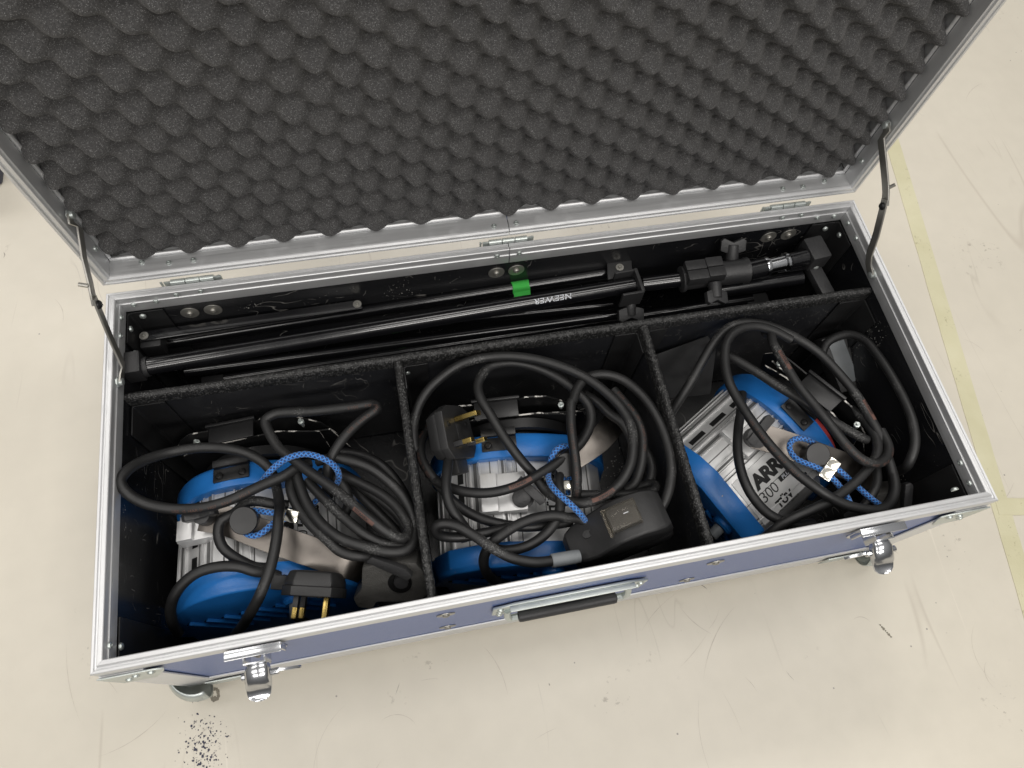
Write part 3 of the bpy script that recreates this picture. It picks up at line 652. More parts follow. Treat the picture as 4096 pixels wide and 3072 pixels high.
# ================================================================ light stands in the rear compartment
def seg(p0, p1, a, b): p0 = V(p0); p1 = V(p1); return p0.lerp(p1, a), p0.lerp(p1, b)
STG = 'folded light stands in the rear compartment'
ST = empty('light_stand', (.30, .262, .05), 'folded gloss black light stand with green tape flag lying uppermost behind the divider', 'light stand', STG)
def tubeobj(name, p0, p1, r, mat, par, n=18): m = MB(); m.cyl(p0, p1, r, n=n); return obj(name, m, mat, par)
c0, c1 = V((0.0226,0.2474,0.1640)), V((0.4730,0.2705,0.1500))
colm = tubeobj('centre_column', c0, c1, .0076, M_TUBE, ST)
axd = (c1 - c0).normalized(); n0, n1 = frame(axd)
m = MB(); cc = V((0.0137,0.2479,0.1660)); m.box(cc, (.0165, .0205, .020), (axd, Z_.cross(axd).normalized(), axd.cross(Z_.cross(axd)).normalized())); obj('foot_block', m, M_PLAST, ST, bev=.0018)
tubeobj('foot_collar', c0 - axd * .006, c0 + axd * .003, .0088, M_PLAST, ST)
inst('rivet', ME_RIVETB, V((0.0173,0.2572,0.1720)), Z_, ST)
# print on the column
Pc = [c0.lerp(c1, i / 60) for i in range(61)]; tl = (V((0.3878,0.2621,0.1560)) - c0).dot(axd)
m = MB(); vs, fs = text_mb('NEEWER', .0072, .00004, 1.05, .1); vs = [V((p.x * 1.28, p.y, 0)) for p in vs]; wrap_on_path(m, vs, fs, Pc, tl, .0078, (-0.1867,-0.4780,0.8583), -1); obj('lettering', m, M_INKW, colm, smooth=0)
# legs
l2a, l2b = V((0.0160,0.2891,0.1280)), V((0.4566,0.2965,0.1360)); leg2 = tubeobj('leg', l2a, l2b, .0058, M_TUBE, ST)
fa, fb = V((0.0170,0.2849,0.1520)), V((0.2059,0.2920,0.1460)); dd = (fb - fa).normalized()
m = MB(); m.strip([fa - dd * .004, fb + dd * .004], [Z_.cross(dd)] * 2, [Z_] * 2, .0098, .0026); br = obj('brace_strut', m, M_TUBE, ST, bev=.0008)
for p in (fa, fb): inst('rivet', ME_WASHER, p + Z_ * .0013, Z_, br).scale = (.5, .5, .7)
m = MB(); m.box(fa + V((.004, -.002, -.012)), (.018, .016, .020)); obj('leg_bracket', m, M_PLAST, ST, bev=.002)
leg3 = tubeobj('leg', V((0.0362,0.2688,0.1050)), V((0.4612,0.2606,0.1120)), .0050, M_TUBE, ST)
tubeobj('leg', V((0.3066,0.2891,0.0950)), V((0.4618,0.2796,0.1000)), .0050, M_TUBE, ST)
g1, g2 = seg(l2a, l2b, 0, 1); gt = (V((0.3641,0.2955,0.1370)) - l2a).dot((l2b - l2a).normalized()) ; ld = (l2b - l2a).normalized(); gp = l2a + ld * gt
# green tape flag: wrapped over the leg, tail hanging
m = MB(); wdv = ld; sidev = Z_.cross(ld).normalized()
tail = [gp - sidev * .0090 + Z_ * .0015, gp - sidev * .0125 - Z_ * .001, gp - sidev * .0160 - Z_ * .004]
loop = [gp + sidev * (.0065 * math.cos(math.radians(a_))) + Z_ * (.0065 * math.sin(math.radians(a_))) for a_ in (-20, 10, 40, 65, 90, 115, 140, 165)] + tail
T = tangents(loop); rings = []
for k, p in enumerate(loop):
    nn_ = wdv.cross(T[k]).normalized(); jit = .0003 * math.sin(k * 1.7)
    rings.append([p + wdv * (-.0085 + jit) , p + wdv * (.0085 - jit), p + wdv * (.0085 - jit) + nn_ * .0004, p + wdv * (-.0085 + jit) + nn_ * .0004])
m.loft(rings); obj('tape_flag', m, M_GREEN, ST, label='bright green cloth tape flag')
# bracket plate, U bracket and wing knob at the hub
e3 = axd.cross(Z_).normalized()
bp = V((0.4638,0.2938,0.1460)); m = MB(); m.box(bp, (.026, .003, .022), (axd, (-0.0738,-0.0641,0.9952) , (0.1864,0.9795,0.0769))); bk = obj('hinge_plate', m, M_PLAST, ST, bev=.001)
inst('rivet', ME_WASHER, bp + V((-0.0738,-0.0641,0.9952)) * .0016, (-0.0738,-0.0641,0.9952), bk).scale = (.5, .5, .9)
ub = V((0.4742,0.2691,0.1500)); m = MB(); m.box(ub, (.0035, .026, .024), (axd, -e3, Z_)); m.box(ub - axd * .010 + e3 * -.012, (.022, .0026, .022), (axd, -e3, Z_)); m.box(ub - axd * .010 + e3 * .013, (.022, .0026, .022), (axd, -e3, Z_)); obj('column_bracket', m, M_PLAST, ST, bev=.0008)
def wing_knob(p, d, par, r=.0075, ln=.016, wd=.026, spin=None):
    p = V(p); d = V(d).normalized(); a, b_ = frame(d)
    if spin is not None: a = V(spin) - d * V(spin).dot(d); a.normalize(); b_ = d.cross(a)
    m = MB(); m.cyl(p, p + d * ln, r * .95, r * .85, 16); k = obj('knob', m, M_PLAST, par, bev=.0006)
    m = MB(); m.prism([(-wd / 2, 0), (-wd / 2, .010), (-wd / 2 + .003, .012), (0, .008), (wd / 2 - .003, .012), (wd / 2, .010), (wd / 2, 0), (wd / 2 - .006, -.002), (-wd / 2 + .006, -.002)], p + d * (ln * .62) - b_ * .003, a, d, b_ * .006); obj('knob_wing', m, M_PLAST, k, bev=.0008); return k
wing_knob(V((0.4676,0.2614,0.1390)), (-0.0754,-0.8539,-0.5150), ST, .0062, .016, .026, axd)
# collars, upper column, spigot
u0, u1 = V((0.4810,0.2717,0.1480)), V((0.5207,0.2638,0.1520)); u0 = V((0.4809,0.2712,0.1480)); u1 = V((0.5183,0.2684,0.1520))
tubeobj('upper_column', u0, u1, .0074, M_TUBE, ST)
k0, k1, k2, k3 = V((0.5165,0.2673,0.1540)), V((0.5419,0.2668,0.1560)), V((0.5809,0.2643,0.1580)), V((0.5852,0.2642,0.1580))
dk = (k3 - k0).normalized()
m = MB(); m.lathe([(.0100, 0), (.0128, .001), (.0128, .004), (.0110, .006), (.0110, (k1 - k0).length)], k0, dk, 22); obj('collar', m, M_PLAST, ST)
m = MB(); Lk = (k3 - k1).length; m.lathe([(.0112, 0), (.0118, .002), (.0118, Lk - .006), (.0128, Lk - .004), (.0128, Lk - .001), (.0110, Lk)], k1, dk, 22); cl = obj('collar', m, M_PLAST, ST)
ek = Z_.cross(dk).normalized(); zk = dk.cross(ek)
for x, y, lx in ((370, 480, .022), (570, 450, .018)):
    p = V((0.5125,0.3200,0.1600)) if 0 else None
for p, lx in ((V((0.5283,0.2646,0.1680)), .020), (V((0.5473,0.2654,0.1680)), .0165)):
    for q in (-1, 1): m = MB(); m.box(p - ek * (q * .0056), (lx, .0104, .011), (dk, ek, zk)); obj('clamp_block', m, M_PLAST, ST, bev=.0011)
wing_knob(V((0.5449,0.2529,0.1630)), (-0.1047,-0.9608,-0.2569), ST, .0068, .015, .022, (0.9816,0.1309,-0.1389))
wing_knob(V((0.5717,0.2772,0.1600)), (0.0705,0.6952,0.7154), ST, .0068, .016, .024, (0.9707,-0.1373,0.1975))
s0, s1 = V((0.5852,0.2642,0.1580)), V((0.6484,0.2698,0.1600)); sd = (s1 - s0).normalized(); SL = (s1 - s0).length
m = MB(); m.lathe([(.0098, 0), (.0098, SL * .26), (.0092, SL * .27)], s0, sd, 20); obj('inner_column', m, M_TUBE, ST)
m = MB(); m.lathe([(.0096, SL * .27), (.0100, SL * .30), (.0092, SL * .345), (.0074, SL * .36), (.0076, SL * .60), (.0094, SL * .62), (.0094, SL * .66), (.0070, SL * .70), (.0066, SL * .72)], s0, sd, 20); obj('spigot', m, M_CHROME, ST)
m = MB(); m.lathe([(.0078, SL * .70), (.0080, SL * .99), (.0074, SL)], s0, sd, 20); obj('tip_sleeve', m, M_TUBE, ST)
m = MB(); ec = V((0.6588,0.2740,0.1580)); m.box(ec, (.020, .026, .022), (sd, Z_.cross(sd).normalized(), sd.cross(Z_.cross(sd)).normalized())); m.box(ec + V((.002, -.024, -.012)), (.014, .040, .010), (sd, Z_.cross(sd).normalized(), sd.cross(Z_.cross(sd)).normalized())); obj('leg_bracket', m, M_PLAST, ST, bev=.0025)
m = MB(); m.strip([V((0.6200,0.2682,0.1480)), V((0.6645,0.2661,0.1500))], [Z_.cross(sd)] * 2, [Z_] * 2, .010, .0022); b2 = obj('brace_strut', m, M_TUBE, ST, bev=.0006); inst('rivet', ME_RIVETB, V((0.6595,0.2640,0.1515)), Z_, b2).scale = (1.5, 1.5, 1.2)
tubeobj('leg', V((0.5591,0.2602,0.1350)), V((0.6488,0.2595,0.1380)), .0078, M_TUBE, ST)
# second stand underneath
ST2 = empty('light_stand', (.30, .262, .012), 'second folded black light stand mostly hidden beneath the one with the green flag', 'light stand', STG)
for y0_, y1_, z_, r_ in ((.236, .238, .060, .0066), (.256, .258, .058, .0058), (.278, .280, .062, .0058), (.246, .248, .036, .0058)): tubeobj('leg', (.06, y0_, z_), (.63, y1_, z_ + .006), r_, M_TUBE, ST2)
m = MB(); m.box((.048, .255, .055), (.022, .056, .020)); obj('foot_block', m, M_PLAST, ST2, bev=.002)
m = MB(); m.box((.635, .255, .060), (.026, .060, .022)); obj('leg_bracket', m, M_PLAST, ST2, bev=.002)
m = MB(); m.lathe([(.0068, 0), (.0068, .008)], V((.236, .2366, .0618)), X, 16, False); obj('tape_band', m, M_GREEN, ST2, label='narrow green tape band')
# ================================================================ spotlights
PR = [(-.066, 0), (.066, 0), (.077, .010), (.078, .064), (.068, .084), (-.010, .1165), (-.032, .1165), (-.062, .104), (-.077, .080), (-.077, .010)]
def prof(s, rs=1): return [(x * s * (rs if x > 0 else 1), .058 + (z - .058) * s) for x, z in PR]
_dc = [V((x, 0, z)) for x, z in ((.080, .034), (.081, .058), (.074, .082), (.052, .1005), (.016, .1165), (-.020, .1225), (-.052, .113), (-.074, .088), (-.081, .058), (-.080, .034))]
DOME = [(p.x, p.z) for p in spline(_dc, .006)]
def dome(s, rs=1):
    pts = [(-.080, .012), (-.072, .002), (.072, .002), (.080, .012)] + DOME
    return [(x * s * (rs if x > 0 else 1), .058 + (z - .058) * s) for x, z in pts]
LG = 'spotlights packed in the case'
def spotlight(loc, yaw, pitch, roll, label, knobs, clip_x=0, red=False, lug=.084, slots=True, ds=(.86, 0), rs=1, sc=1, ys=1, flat=False):
    M = Matrix.Translation(loc) @ Matrix.Rotation(math.radians(yaw), 4, 'Z') @ Matrix.Rotation(math.radians(pitch), 4, 'X') @ Matrix.Rotation(math.radians(roll), 4, 'Y') @ Matrix.Diagonal((sc, sc * ys, sc, 1))
    root = empty('spotlight', M @ V((0, .06, 0)), label, 'lamp', LG)
    ring = lambda p, y: [V((x, y, z)) for x, z in p]
    m = MB(); m.loft([ring(prof(.985, rs), .018), ring(prof(.985, rs), .098)]); body = obj('housing', m, M_HOUS, root, M, bev=.0012)
    # rails along the crown and shoulders
    fa = lambda x: .1165 - max(0, x + .010) * .4167 if x > -.010 else (.1165 if x > -.032 else .1165 + (x + .032) * .4167)
    tl_ = lambda x: -.395 if x > -.010 else (0 if x > -.032 else .395)
    for x, h, w in ((-.073, .0018, .0012), (-.068, .0018, .0012), (-.059, .0022, .0022), (-.041, .0022, .0018), (-.032, .0024, .0014), (-.014, .0026, .0014), (-.0085, .0026, .0014), (-.002, .0022, .0018), (.060, .0018, .0014)):
        z = fa(x) if x > -.062 else .104 + (x + .062) * 1.6; t = tl_(x) if x > -.062 else 1.0
        ex = V((math.cos(t), 0, math.sin(t))); ez = V((-math.sin(t), 0, math.cos(t)))
        m = MB(); m.box(V((x * (rs if x > 0 else 1), .058, z - .0012)) + ez * (h / 2), (w, .078, h), (ex, Y_, ez)); obj('cooling_rib', m, M_HOUS, body, M, bev=.0003)
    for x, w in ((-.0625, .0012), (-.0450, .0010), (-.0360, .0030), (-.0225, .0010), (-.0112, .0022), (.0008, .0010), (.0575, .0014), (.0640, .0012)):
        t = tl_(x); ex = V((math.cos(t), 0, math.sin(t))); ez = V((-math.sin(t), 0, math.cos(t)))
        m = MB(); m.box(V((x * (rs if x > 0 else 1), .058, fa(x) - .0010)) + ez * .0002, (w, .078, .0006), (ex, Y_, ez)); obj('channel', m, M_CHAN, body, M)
    if slots:
        ex = V((math.cos(.395), 0, math.sin(.395))); ez = V((-math.sin(.395), 0, math.cos(.395)))
        for y in (.034, .060, .086): m = MB(); m.box(V((-.050, y, fa(-.050) - .0010)), (.0055, .017, .0008), (ex, Y_, ez)); obj('vent_slot', m, M_VOID, body, M)
    # blue cast ends
    m = MB(); m.loft([ring(dome(.97, rs), .0935), ring(dome(1.03, rs), .0940), ring(dome(1.035, rs), .112), ring(dome(1.00, rs), .1165)]); fr = obj('front_ring', m, M_BE, root, M, bev=.0012, smooth=40)
    m = MB(); m.lathe([(.050, .0), (.050, .004), (.044, .005)], M @ V((0, .1165, .062)), M.to_3x3() @ Y_, 36); obj('lens_bezel', m, M_BMETAL if not red else M_RED, fr)
    m = MB(); m.lathe([(.043, .001), (.043, .004)] + [(.043 - .004 * k, .0045 + (.0012 if k % 2 else 0)) for k in range(1, 10)], M @ V((0, .1165, .062)), M.to_3x3() @ Y_, 32); obj('lens', m, M_LENS, fr)
    rp = prof if flat else dome
    m = MB(); m.loft([ring(rp(1.00, rs), .000), ring(rp(1.035, rs), .005), ring(rp(1.045, rs), .0205), ring(rp(.97, rs), .0210)]); rc = obj('rear_cover', m, M_BE, root, M, bev=.0014, smooth=40)
    if lug:
        for sgn in (-1, 1):
            m = MB(); m.prism([(.074, .075), (lug, .052), (lug, .044), (.074, .030)], (0, .001, 0), V((sgn, 0, 0)), Z_, (0, .022, 0)); obj('foot_lug', m, M_BE, rc, M, bev=.0008)
    for k in range(7):
        x = (-.056 + k * .0145) * (rs if k > 3 else 1)
        dx = V((.62, 0, -.78)); m = MB(); m.box(V((x, -.0002, .058)), (.040, .0006, .0052), (dx, Y_, dx.cross(Y_))); obj('vent_slot', m, M_VOID, rc, M)
        m = MB(); m.box(V((x, -.0015, .058)) + dx.cross(Y_) * .0050, (.043, .0030, .0028), (dx, Y_, dx.cross(Y_))); obj('vent_louvre', m, M_BE, rc, M, bev=.0006)
    m = MB(); m.lathe([(.0105, .0), (.0105, .004), (.0085, .006), (.0060, .006)], M @ V((.024, .001, .078)), M.to_3x3() @ -Y_, 20); obj('cable_gland', m, M_BE, rc)
    m = MB(); m.lathe([(.0058, .0), (.0056, .010), (.0050, .011)], M @ V((.024, -.005, .078)), M.to_3x3() @ -Y_, 16); obj('gland_sleeve', m, M_GREY, rc)
    # hinge clip with two screws
    ct = 0 if clip_x < -.01 else -.30
    m = MB(); m.box((clip_x, .106, .1242), (.031, .0125, .0024), (V((1, 0, ct)), Y_, V((-ct, 0, 1)))); m.box((clip_x, .1165, .1250), (.031, .0070, .0060)); cl = obj('hinge_clip', m, M_BMETAL, root, M, bev=.0005)
    for q in (-1, 1): inst('screw', ME_SCREW, M @ V((clip_x + q * .0098, .1050, .1254 + q * .0098 * ct)), M.to_3x3() @ Z_, cl)
    # folded barn doors: overlapping black leaves in front of the lens
    def leaf(poly, y, t=.0014):
        y += ds[1]; m = MB(); m.prism([(x * ds[0], z) for x, z in poly], (0, y, 0), X, Z_, (0, t, 0))
        for k, f in enumerate(m.f):
            if len(f) == 4: m.mi[k] = 1
        return obj('barndoor_leaf', m, [M_BMETAL, M_EDGE], root, M, smooth=0)
    leaf([(-.066, .02), (.060, .02), (.072, .05), (.070, .108), (.030, .122), (-.040, .120), (-.072, .112), (-.074, .05)], .132)
    leaf([(-.080, .01), (.078, .01), (.086, .06), (.070, .100), (.040, .126), (.018, .129), (.006, .122), (-.062, .124), (-.074, .117), (-.088, .10)], .146)
    leaf([(-.060, .0), (.070, .0), (.090, .05), (.078, .095), (-.070, .112)], .140)
    m = MB(); m.box((clip_x, .1475 + ds[1], .1195), (.044, .0030, .022)); m.box((clip_x, .139 + ds[1], .1262), (.040, .018, .0018)); obj('barndoor_hinge', m, M_BMETAL, root, M, bev=.0008)
    for x in (-.047, .047):
        m = MB(); m.lathe([(.0012, 0), (.0016, .002), (.0016, .006), (.0028, .0062), (.0028, .0090), (.0014, .0092), (.0014, .012)], M @ V((x, .139 + ds[1], .112)), M.to_3x3() @ Z_, 8); obj('barndoor_bolt', m, M_ZINC, root)
    # lens-side shade frame
    m = MB(); m.lathe([(.055, 0), (.058, .001), (.058, .010), (.055, .011), (.053, .011), (.053, 0)], M @ V((0, .120, .064)), M.to_3x3() @ Y_, 40, False); obj('accessory_ring', m, M_BMETAL, root)
    return root, body, M
def label_plate(root, body, M, rs=1):
    """printed maker's plate on the sloping shoulder"""
    sl_ = V((.068 * rs + .010, 0, -.0325)).normalized(); sn = V((-sl_.z, 0, sl_.x)); c = V((-.010, .0535 if rs == 1 else .0575, .1165)) + sl_ * (.047 if rs == 1 else .044)
    m = MB(); m.box(c + sn * .0004, (.040 if rs == 1 else .052, .068, .0008), (sl_, Y_, sn)); pl = obj('name_plate', m, M_PLATE, body, M)
    return c + sn * .0009, sl_, sn, pl
L1, B1, M1 = spotlight((.105, .029, .021), 0, -9, -5, 'silver and blue spotlight in the left compartment with black plug across its rear', None, clip_x=-.014, lug=.094, ds=(.86, .008))
L2, B2, M2 = spotlight((.329, .028, .014), -6, 0, -7, 'silver and blue spotlight in the middle compartment under the black inline switch', None, clip_x=-.012, lug=.088, flat=True)
L3_, B3, M3 = spotlight((.517, .0555, .004), -60, 8, -9, 'silver and blue spotlight turned sideways in the right compartment with its name plate showing', None, clip_x=.002, red=True, lug=0, ds=(.80, -.004), rs=.76, sc=.95, ys=1.13, flat=True)
# printed plates
def prints(root, body, M, big=True, rs=1, k=1.):
    o, sl_, sn, pl = label_plate(root, body, M, rs)
    R3 = M.to_3x3(); ex = R3 @ Y_; ey = R3 @ -sl_; n = ex.cross(ey)
    at = lambda y, s: M @ (o + Y_ * (y * k) + sl_ * (s * k))
    FT = lambda mb, s, size, *a, **kw: flat_text(mb, s, size * k, *a, **kw)
    m = MB()
    if big:
        FT(m, 'ARRI', .0158, at(-.001, -.0085), ex, ey, .0010, .88)
        FT(m, '300', .0125, at(-.010, .0045), ex, ey, -.0001, .92); FT(m, '®', .0055, at(.0235, -.0125), ex, ey)
        FT(m, 'TÜV', .0085, at(-.004, .0170), ex, ey, .0004, 1); FT(m, 'GS', .0080, at(.017, .0160), ex, ey, .0006, .9); FT(m, 'PRODUCT SERVICE', .0024, at(-.003, .0218), ex, ey)
        pb = MB(); p = at(.0085, .0025); pb.box(p + n * .0003, (.0135 * k, .0046 * k, .0003), (ex, ey, n)); obj('plate_badge', pb, M_INKK, body)
        wb = MB(); FT(wb, 'PLUS', .0040, p + n * .0005, ex, ey, .0002, 1.1, .15); obj('lettering', wb, M_INKW, body, smooth=0)
    else:
        FT(m, 'TÜV', .0105, at(.000, -.004), ex, ey, .0005, 1); FT(m, 'GS', .0115, at(.022, -.004), ex, ey, .0009, .9); FT(m, 'PRODUCT SERVICE', .0026, at(.000, .0030), ex, ey)
    for a_, b_, c_, d_ in (((-.031, .0003, .031, .0006),) if big else ((-.012, .0048, .012, .0051), (-.012, -.011, .030, -.0107))):
        p0 = at(a_, b_); p1 = at(c_, b_); mid = (p0 + p1) / 2 + n * .0003; m.box(mid, ((p1 - p0).length, .0004, .0002), (ex, ey, n))
    obj('lettering', m, M_INKK, body, smooth=0)
prints(L1, B1, M1); prints(L2, B2, M2, False); prints(L3_, B3, M3, True, .74, 1.22)
# tilt knobs, slider blocks, yokes
def slider(M, body, x, y, sx=.030, sy=.026):
    m = MB(); m.box((x, y, .1190), (sx, sy, .011)); m.box((x - sx * .3, y, .1265), (sx * .35, sy, .004)); obj('slider_block', m, M_HOUS, body, M, bev=.0008)
slider(M2, B2, -.012, .062, .040, .034); slider(M1, B1, -.040, .060, .036, .018); slider(M3, B3, -.018, .060, .036, .026)
def drum(p, d, par, r=.0112, h=.020):
    m = MB(); m.lathe([(r * .72, 0), (r * .72, h - .004), (r, h - .0035), (r, h - .0006), (r * .95, h)], p, d, 28); return obj('cord_drum', m, M_BMETAL, par)
def yoke(pts, wd, nd_, par, w=.024, t=.0030, mat=None):
    Q = spline(pts, .006); m = MB(); T = tangents(Q); m.strip(Q, [V(nd_).cross(tt) for tt in T], [(V(nd_) - tt * V(nd_).dot(tt)) for tt in T], w, t); return obj('yoke', m, mat or M_STEEL, par, bev=.0006, smooth=50)
# lamp 1
yoke([(0.0594,0.1147,0.1400), (0.0795,0.1068,0.1410), (0.1151,0.0860,0.1405), (0.1575,0.0629,0.1390), (0.1763,0.0540,0.1340), (0.1842,0.0512,0.1120)], 0, (-0.0935,-0.1693,0.9811), L1, .024)
drum(V((0.0991,0.1048,0.1420)), (-0.0662,-0.2982,0.9522), L1); wing_knob(V((0.0643,0.1128,0.1430)), (-0.0851,-0.1242,0.9886), L1, .0085, .012, .026, (0.9813,0.0746,0.1774))
cm = MB(); ca = (0.9797,-0.1912,0.0603); cb = (0.0911,0.6925,0.7157); cn = (-0.1786,-0.6956,0.6958)
ca, cb, cn = V(ca), V(cb), V(cn); cp = V((0.2053,0.0404,0.1280))
cm.prism([(-.058, -.030), (-.052, -.046), (-.030, -.050), (-.022, -.036), (.042, -.036), (.054, -.022), (.054, .014), (.040, .034), (.012, .036), (-.012, .034), (-.040, .026), (-.044, -.012)], cp - cn * .012, ca * .55, cb * .55, cn * .020)
ck = obj('mount_clamp', cm, M_CASTB, L1, bev=.0022)
m = MB(); m.lathe([(.0098, 0), (.0098, .0006)], cp + cn * .0081 + ca * .008, cn, 24); obj('clamp_bore', m, M_VOID, ck)
m = MB(); a_, b_ = V((0.1928,0.0558,0.1440)), V((0.2214,0.0378,0.1480)); dx = (b_ - a_).normalized(); m.prism([(-.004, -.003), (.010, -.004), ((b_ - a_).length, -.005), ((b_ - a_).length + .003, .001), ((b_ - a_).length - .004, .005), (.0, .004)], a_, dx, dx.cross(cn) * -1, cn * .006); obj('clamp_lever', m, M_GREYP, ck, bev=.001)
m = MB(); m.cyl(cp + ca * .010 - cn * .004 + cb * .004, cp + ca * .010 + cn * .014 + cb * .004, .0058, n=16); obj('clamp_screw', m, M_PLAST, ck)
# lamp 2
yoke([(0.3620,0.1072,0.1380), (0.3827,0.1147,0.1390), (0.4013,0.1236,0.1380), (0.4193,0.1382,0.1300), (0.4366,0.1563,0.1000)], 0, (-0.1018,-0.2151,0.9713), L2, .022)
drum(V((0.3661,0.1065,0.1380)), (-0.0662,-0.2982,0.9522), L2, .0105, .016)
kp = V((0.3237,0.0865,0.1310)); m = MB(); m.lathe([(.0112, 0), (.0112, .003), (.0080, .0032), (.0080, .012), (.0070, .0125)], kp, (-0.1182,-0.3075,0.9442), 22); tk = obj('tilt_knob', m, M_GREYP, L2)
a_, b_ = V((0.3224,0.0982,0.1480)), V((0.3389,0.0751,0.1470)); dx = (b_ - a_).normalized(); m = MB(); m.prism([(0, -.0035), ((b_ - a_).length, -.004), ((b_ - a_).length + .002, .002), ((b_ - a_).length - .003, .004), (0, .0035)], a_, dx, dx.cross(V((-0.1182,-0.3075,0.9442))) * -1, V((-0.1182,-0.3075,0.9442)) * -.010); obj('knob_wing', m, M_GREYP, tk, bev=.001)
# lamp 3
yoke([(0.5457,0.1058,0.1340), (0.5619,0.0964,0.1360), (0.5891,0.0802,0.1360), (0.6131,0.0670,0.1330), (0.6386,0.0582,0.1200), (0.6699,0.0533,0.0850)], 0, (-0.1101,-0.2613,0.9590), L3_, .0245)
drum(V((0.5875,0.0790,0.1370)), (-0.1049,-0.3481,0.9316), L3_, .0108, .021)
a_, b_ = V((0.5372,0.0963,0.1400)), V((0.5618,0.1159,0.1460)); dx = (b_ - a_).normalized(); m = MB(); m.prism([(0, -.004), ((b_ - a_).length, -.0045), ((b_ - a_).length + .001, .003), ((b_ - a_).length - .003, .0045), (0, .0045)], a_, dx, dx.cross(V((-0.1182,-0.3075,0.9442))) * -1, V((-0.1182,-0.3075,0.9442)) * -.008); tw = obj('tilt_knob', m, M_GREYP, L3_, bev=.001)
m = MB(); p = V((0.5470,0.1049,0.1280)); m.cyl(p, p + V((-0.1182,-0.3075,0.9442)) * .012, .0095, n=18); obj('knob_hub', m, M_PLAST, tw)
m = MB(); p = V((0.6752,0.0275,0.1200)); m.prism([(-.004, -.012), (.004, -.012), (.0045, .010), (.002, .013), (-.003, .012)], p, (0.9897,-0.1010,0.1014), (0.1982,0.8862,0.4187), V((-0.1337,-0.3988,0.9073)) * -.008); obj('clamp_lever', m, M_GREYP, L3_, bev=.001)
m = MB(); p = V((0.6824,0.0317,0.0850)); m.box(p, (.050, .034, .026), (V((0.9897,-0.1010,0.1014)), V((0.0039,0.7506,0.6607)), V((-0.1725,-0.6503,0.7398)))); obj('mount_clamp', m, M_CASTB, L3_, bev=.004)
m = MB(); p = V((0.5227,0.1925,0.1050)); m.prism([(-.060, -.03), (.020, -.03), (.020, .020), (.010, .034), (-.052, .016)], p, (0.9897,-0.1010,0.1014), (0.0822,0.6576,0.7488), V((-0.1829,-0.7287,0.6600)) * .0014); obj('barndoor_leaf', m, M_BMETAL, L3_)
# ================================================================ power cables
RC = .0043
CG = 'black rubber power cables coiled on the spotlights'
def strand(root, pts, r=RC, name='cable_run', mat=None, n=12):
    Q = spline(pts, .0035); m = MB(); m.tube(Q, r, n); o = obj(name, m, mat or M_CAB, root, smooth=60); return o, Q
def near(Q, p):
    k = min(range(len(Q)), key=lambda i: (Q[i] - V(p)).length); return sum((Q[i + 1] - Q[i]).length for i in range(k))
def tri(vs, fs, x, h, d):
    """outlined arrowhead of the HAR mark"""
    o = len(vs); t = .0003; A = [(x - d * h * .5, 0), (x + d * h * .35, h * .5), (x + d * h * .35, -h * .5)]; c = (sum(a[0] for a in A) / 3, 0)
    for a in A: vs.append(V((a[0], a[1], 0)))
    for a in A: vs.append(V((c[0] + (a[0] - c[0]) * .68, c[1] + (a[1] - c[1]) * .68, 0)))
    for i in range(3): j = (i + 1) % 3; fs.append((o + i, o + j, o + 3 + j, o + 3 + i))
def mark(o, Q, p, flip, upv, s=.0036, body='USE  HAR  H07 RN-F 3G1,5'):
    m = MB(); parts = (('USE', -.0255), ('HAR', -.0120), ('H07', .0020), ('RN-F', .0130), ('3G1,5', .0270)); vs, fs = [], []
    for w, x in parts:
        a, b_ = text_mb(w, s, .00002, 1.05); k = len(vs); vs += [V((q_.x + x, q_.y, 0)) for q_ in a]; fs += [tuple(i + k for i in f) for f in b_]
    tri(vs, fs, -.0188, .0030, 1); tri(vs, fs, -.0060, .0030, -1)
    wrap_on_path(m, vs, fs, Q, near(Q, p), RC + .0004, upv, flip); obj('lettering', m, M_INKR, o, smooth=0)
def brandbox(o, Q, p, flip, upv):
    vs, fs = [], []; n = 16; L_ = .0205; h = .0036
    for i in range(n + 1):
        for j in range(5): vs.append(V((-L_ / 2 + L_ * i / n, -h / 2 + h * j / 4, 0)))
    for i in range(n):
        for j in range(4): a = i * 5 + j; fs.append((a, a + 1, a + 6, a + 5))
    m = MB(); s0 = near(Q, p); wrap_on_path(m, vs, fs, Q, s0, RC + .00022, upv, flip); obj('print_box', m, M_INKB, o, smooth=60)
    vs, fs = text_mb('TITANEX', .0032, .00010, 1.05); vs = [V((q_.x - .002, q_.y, 0)) for q_ in vs]; m = MB(); wrap_on_path(m, vs, fs, Q, s0, RC + .00055, upv, flip); obj('lettering', m, M_INKK, o, smooth=0)
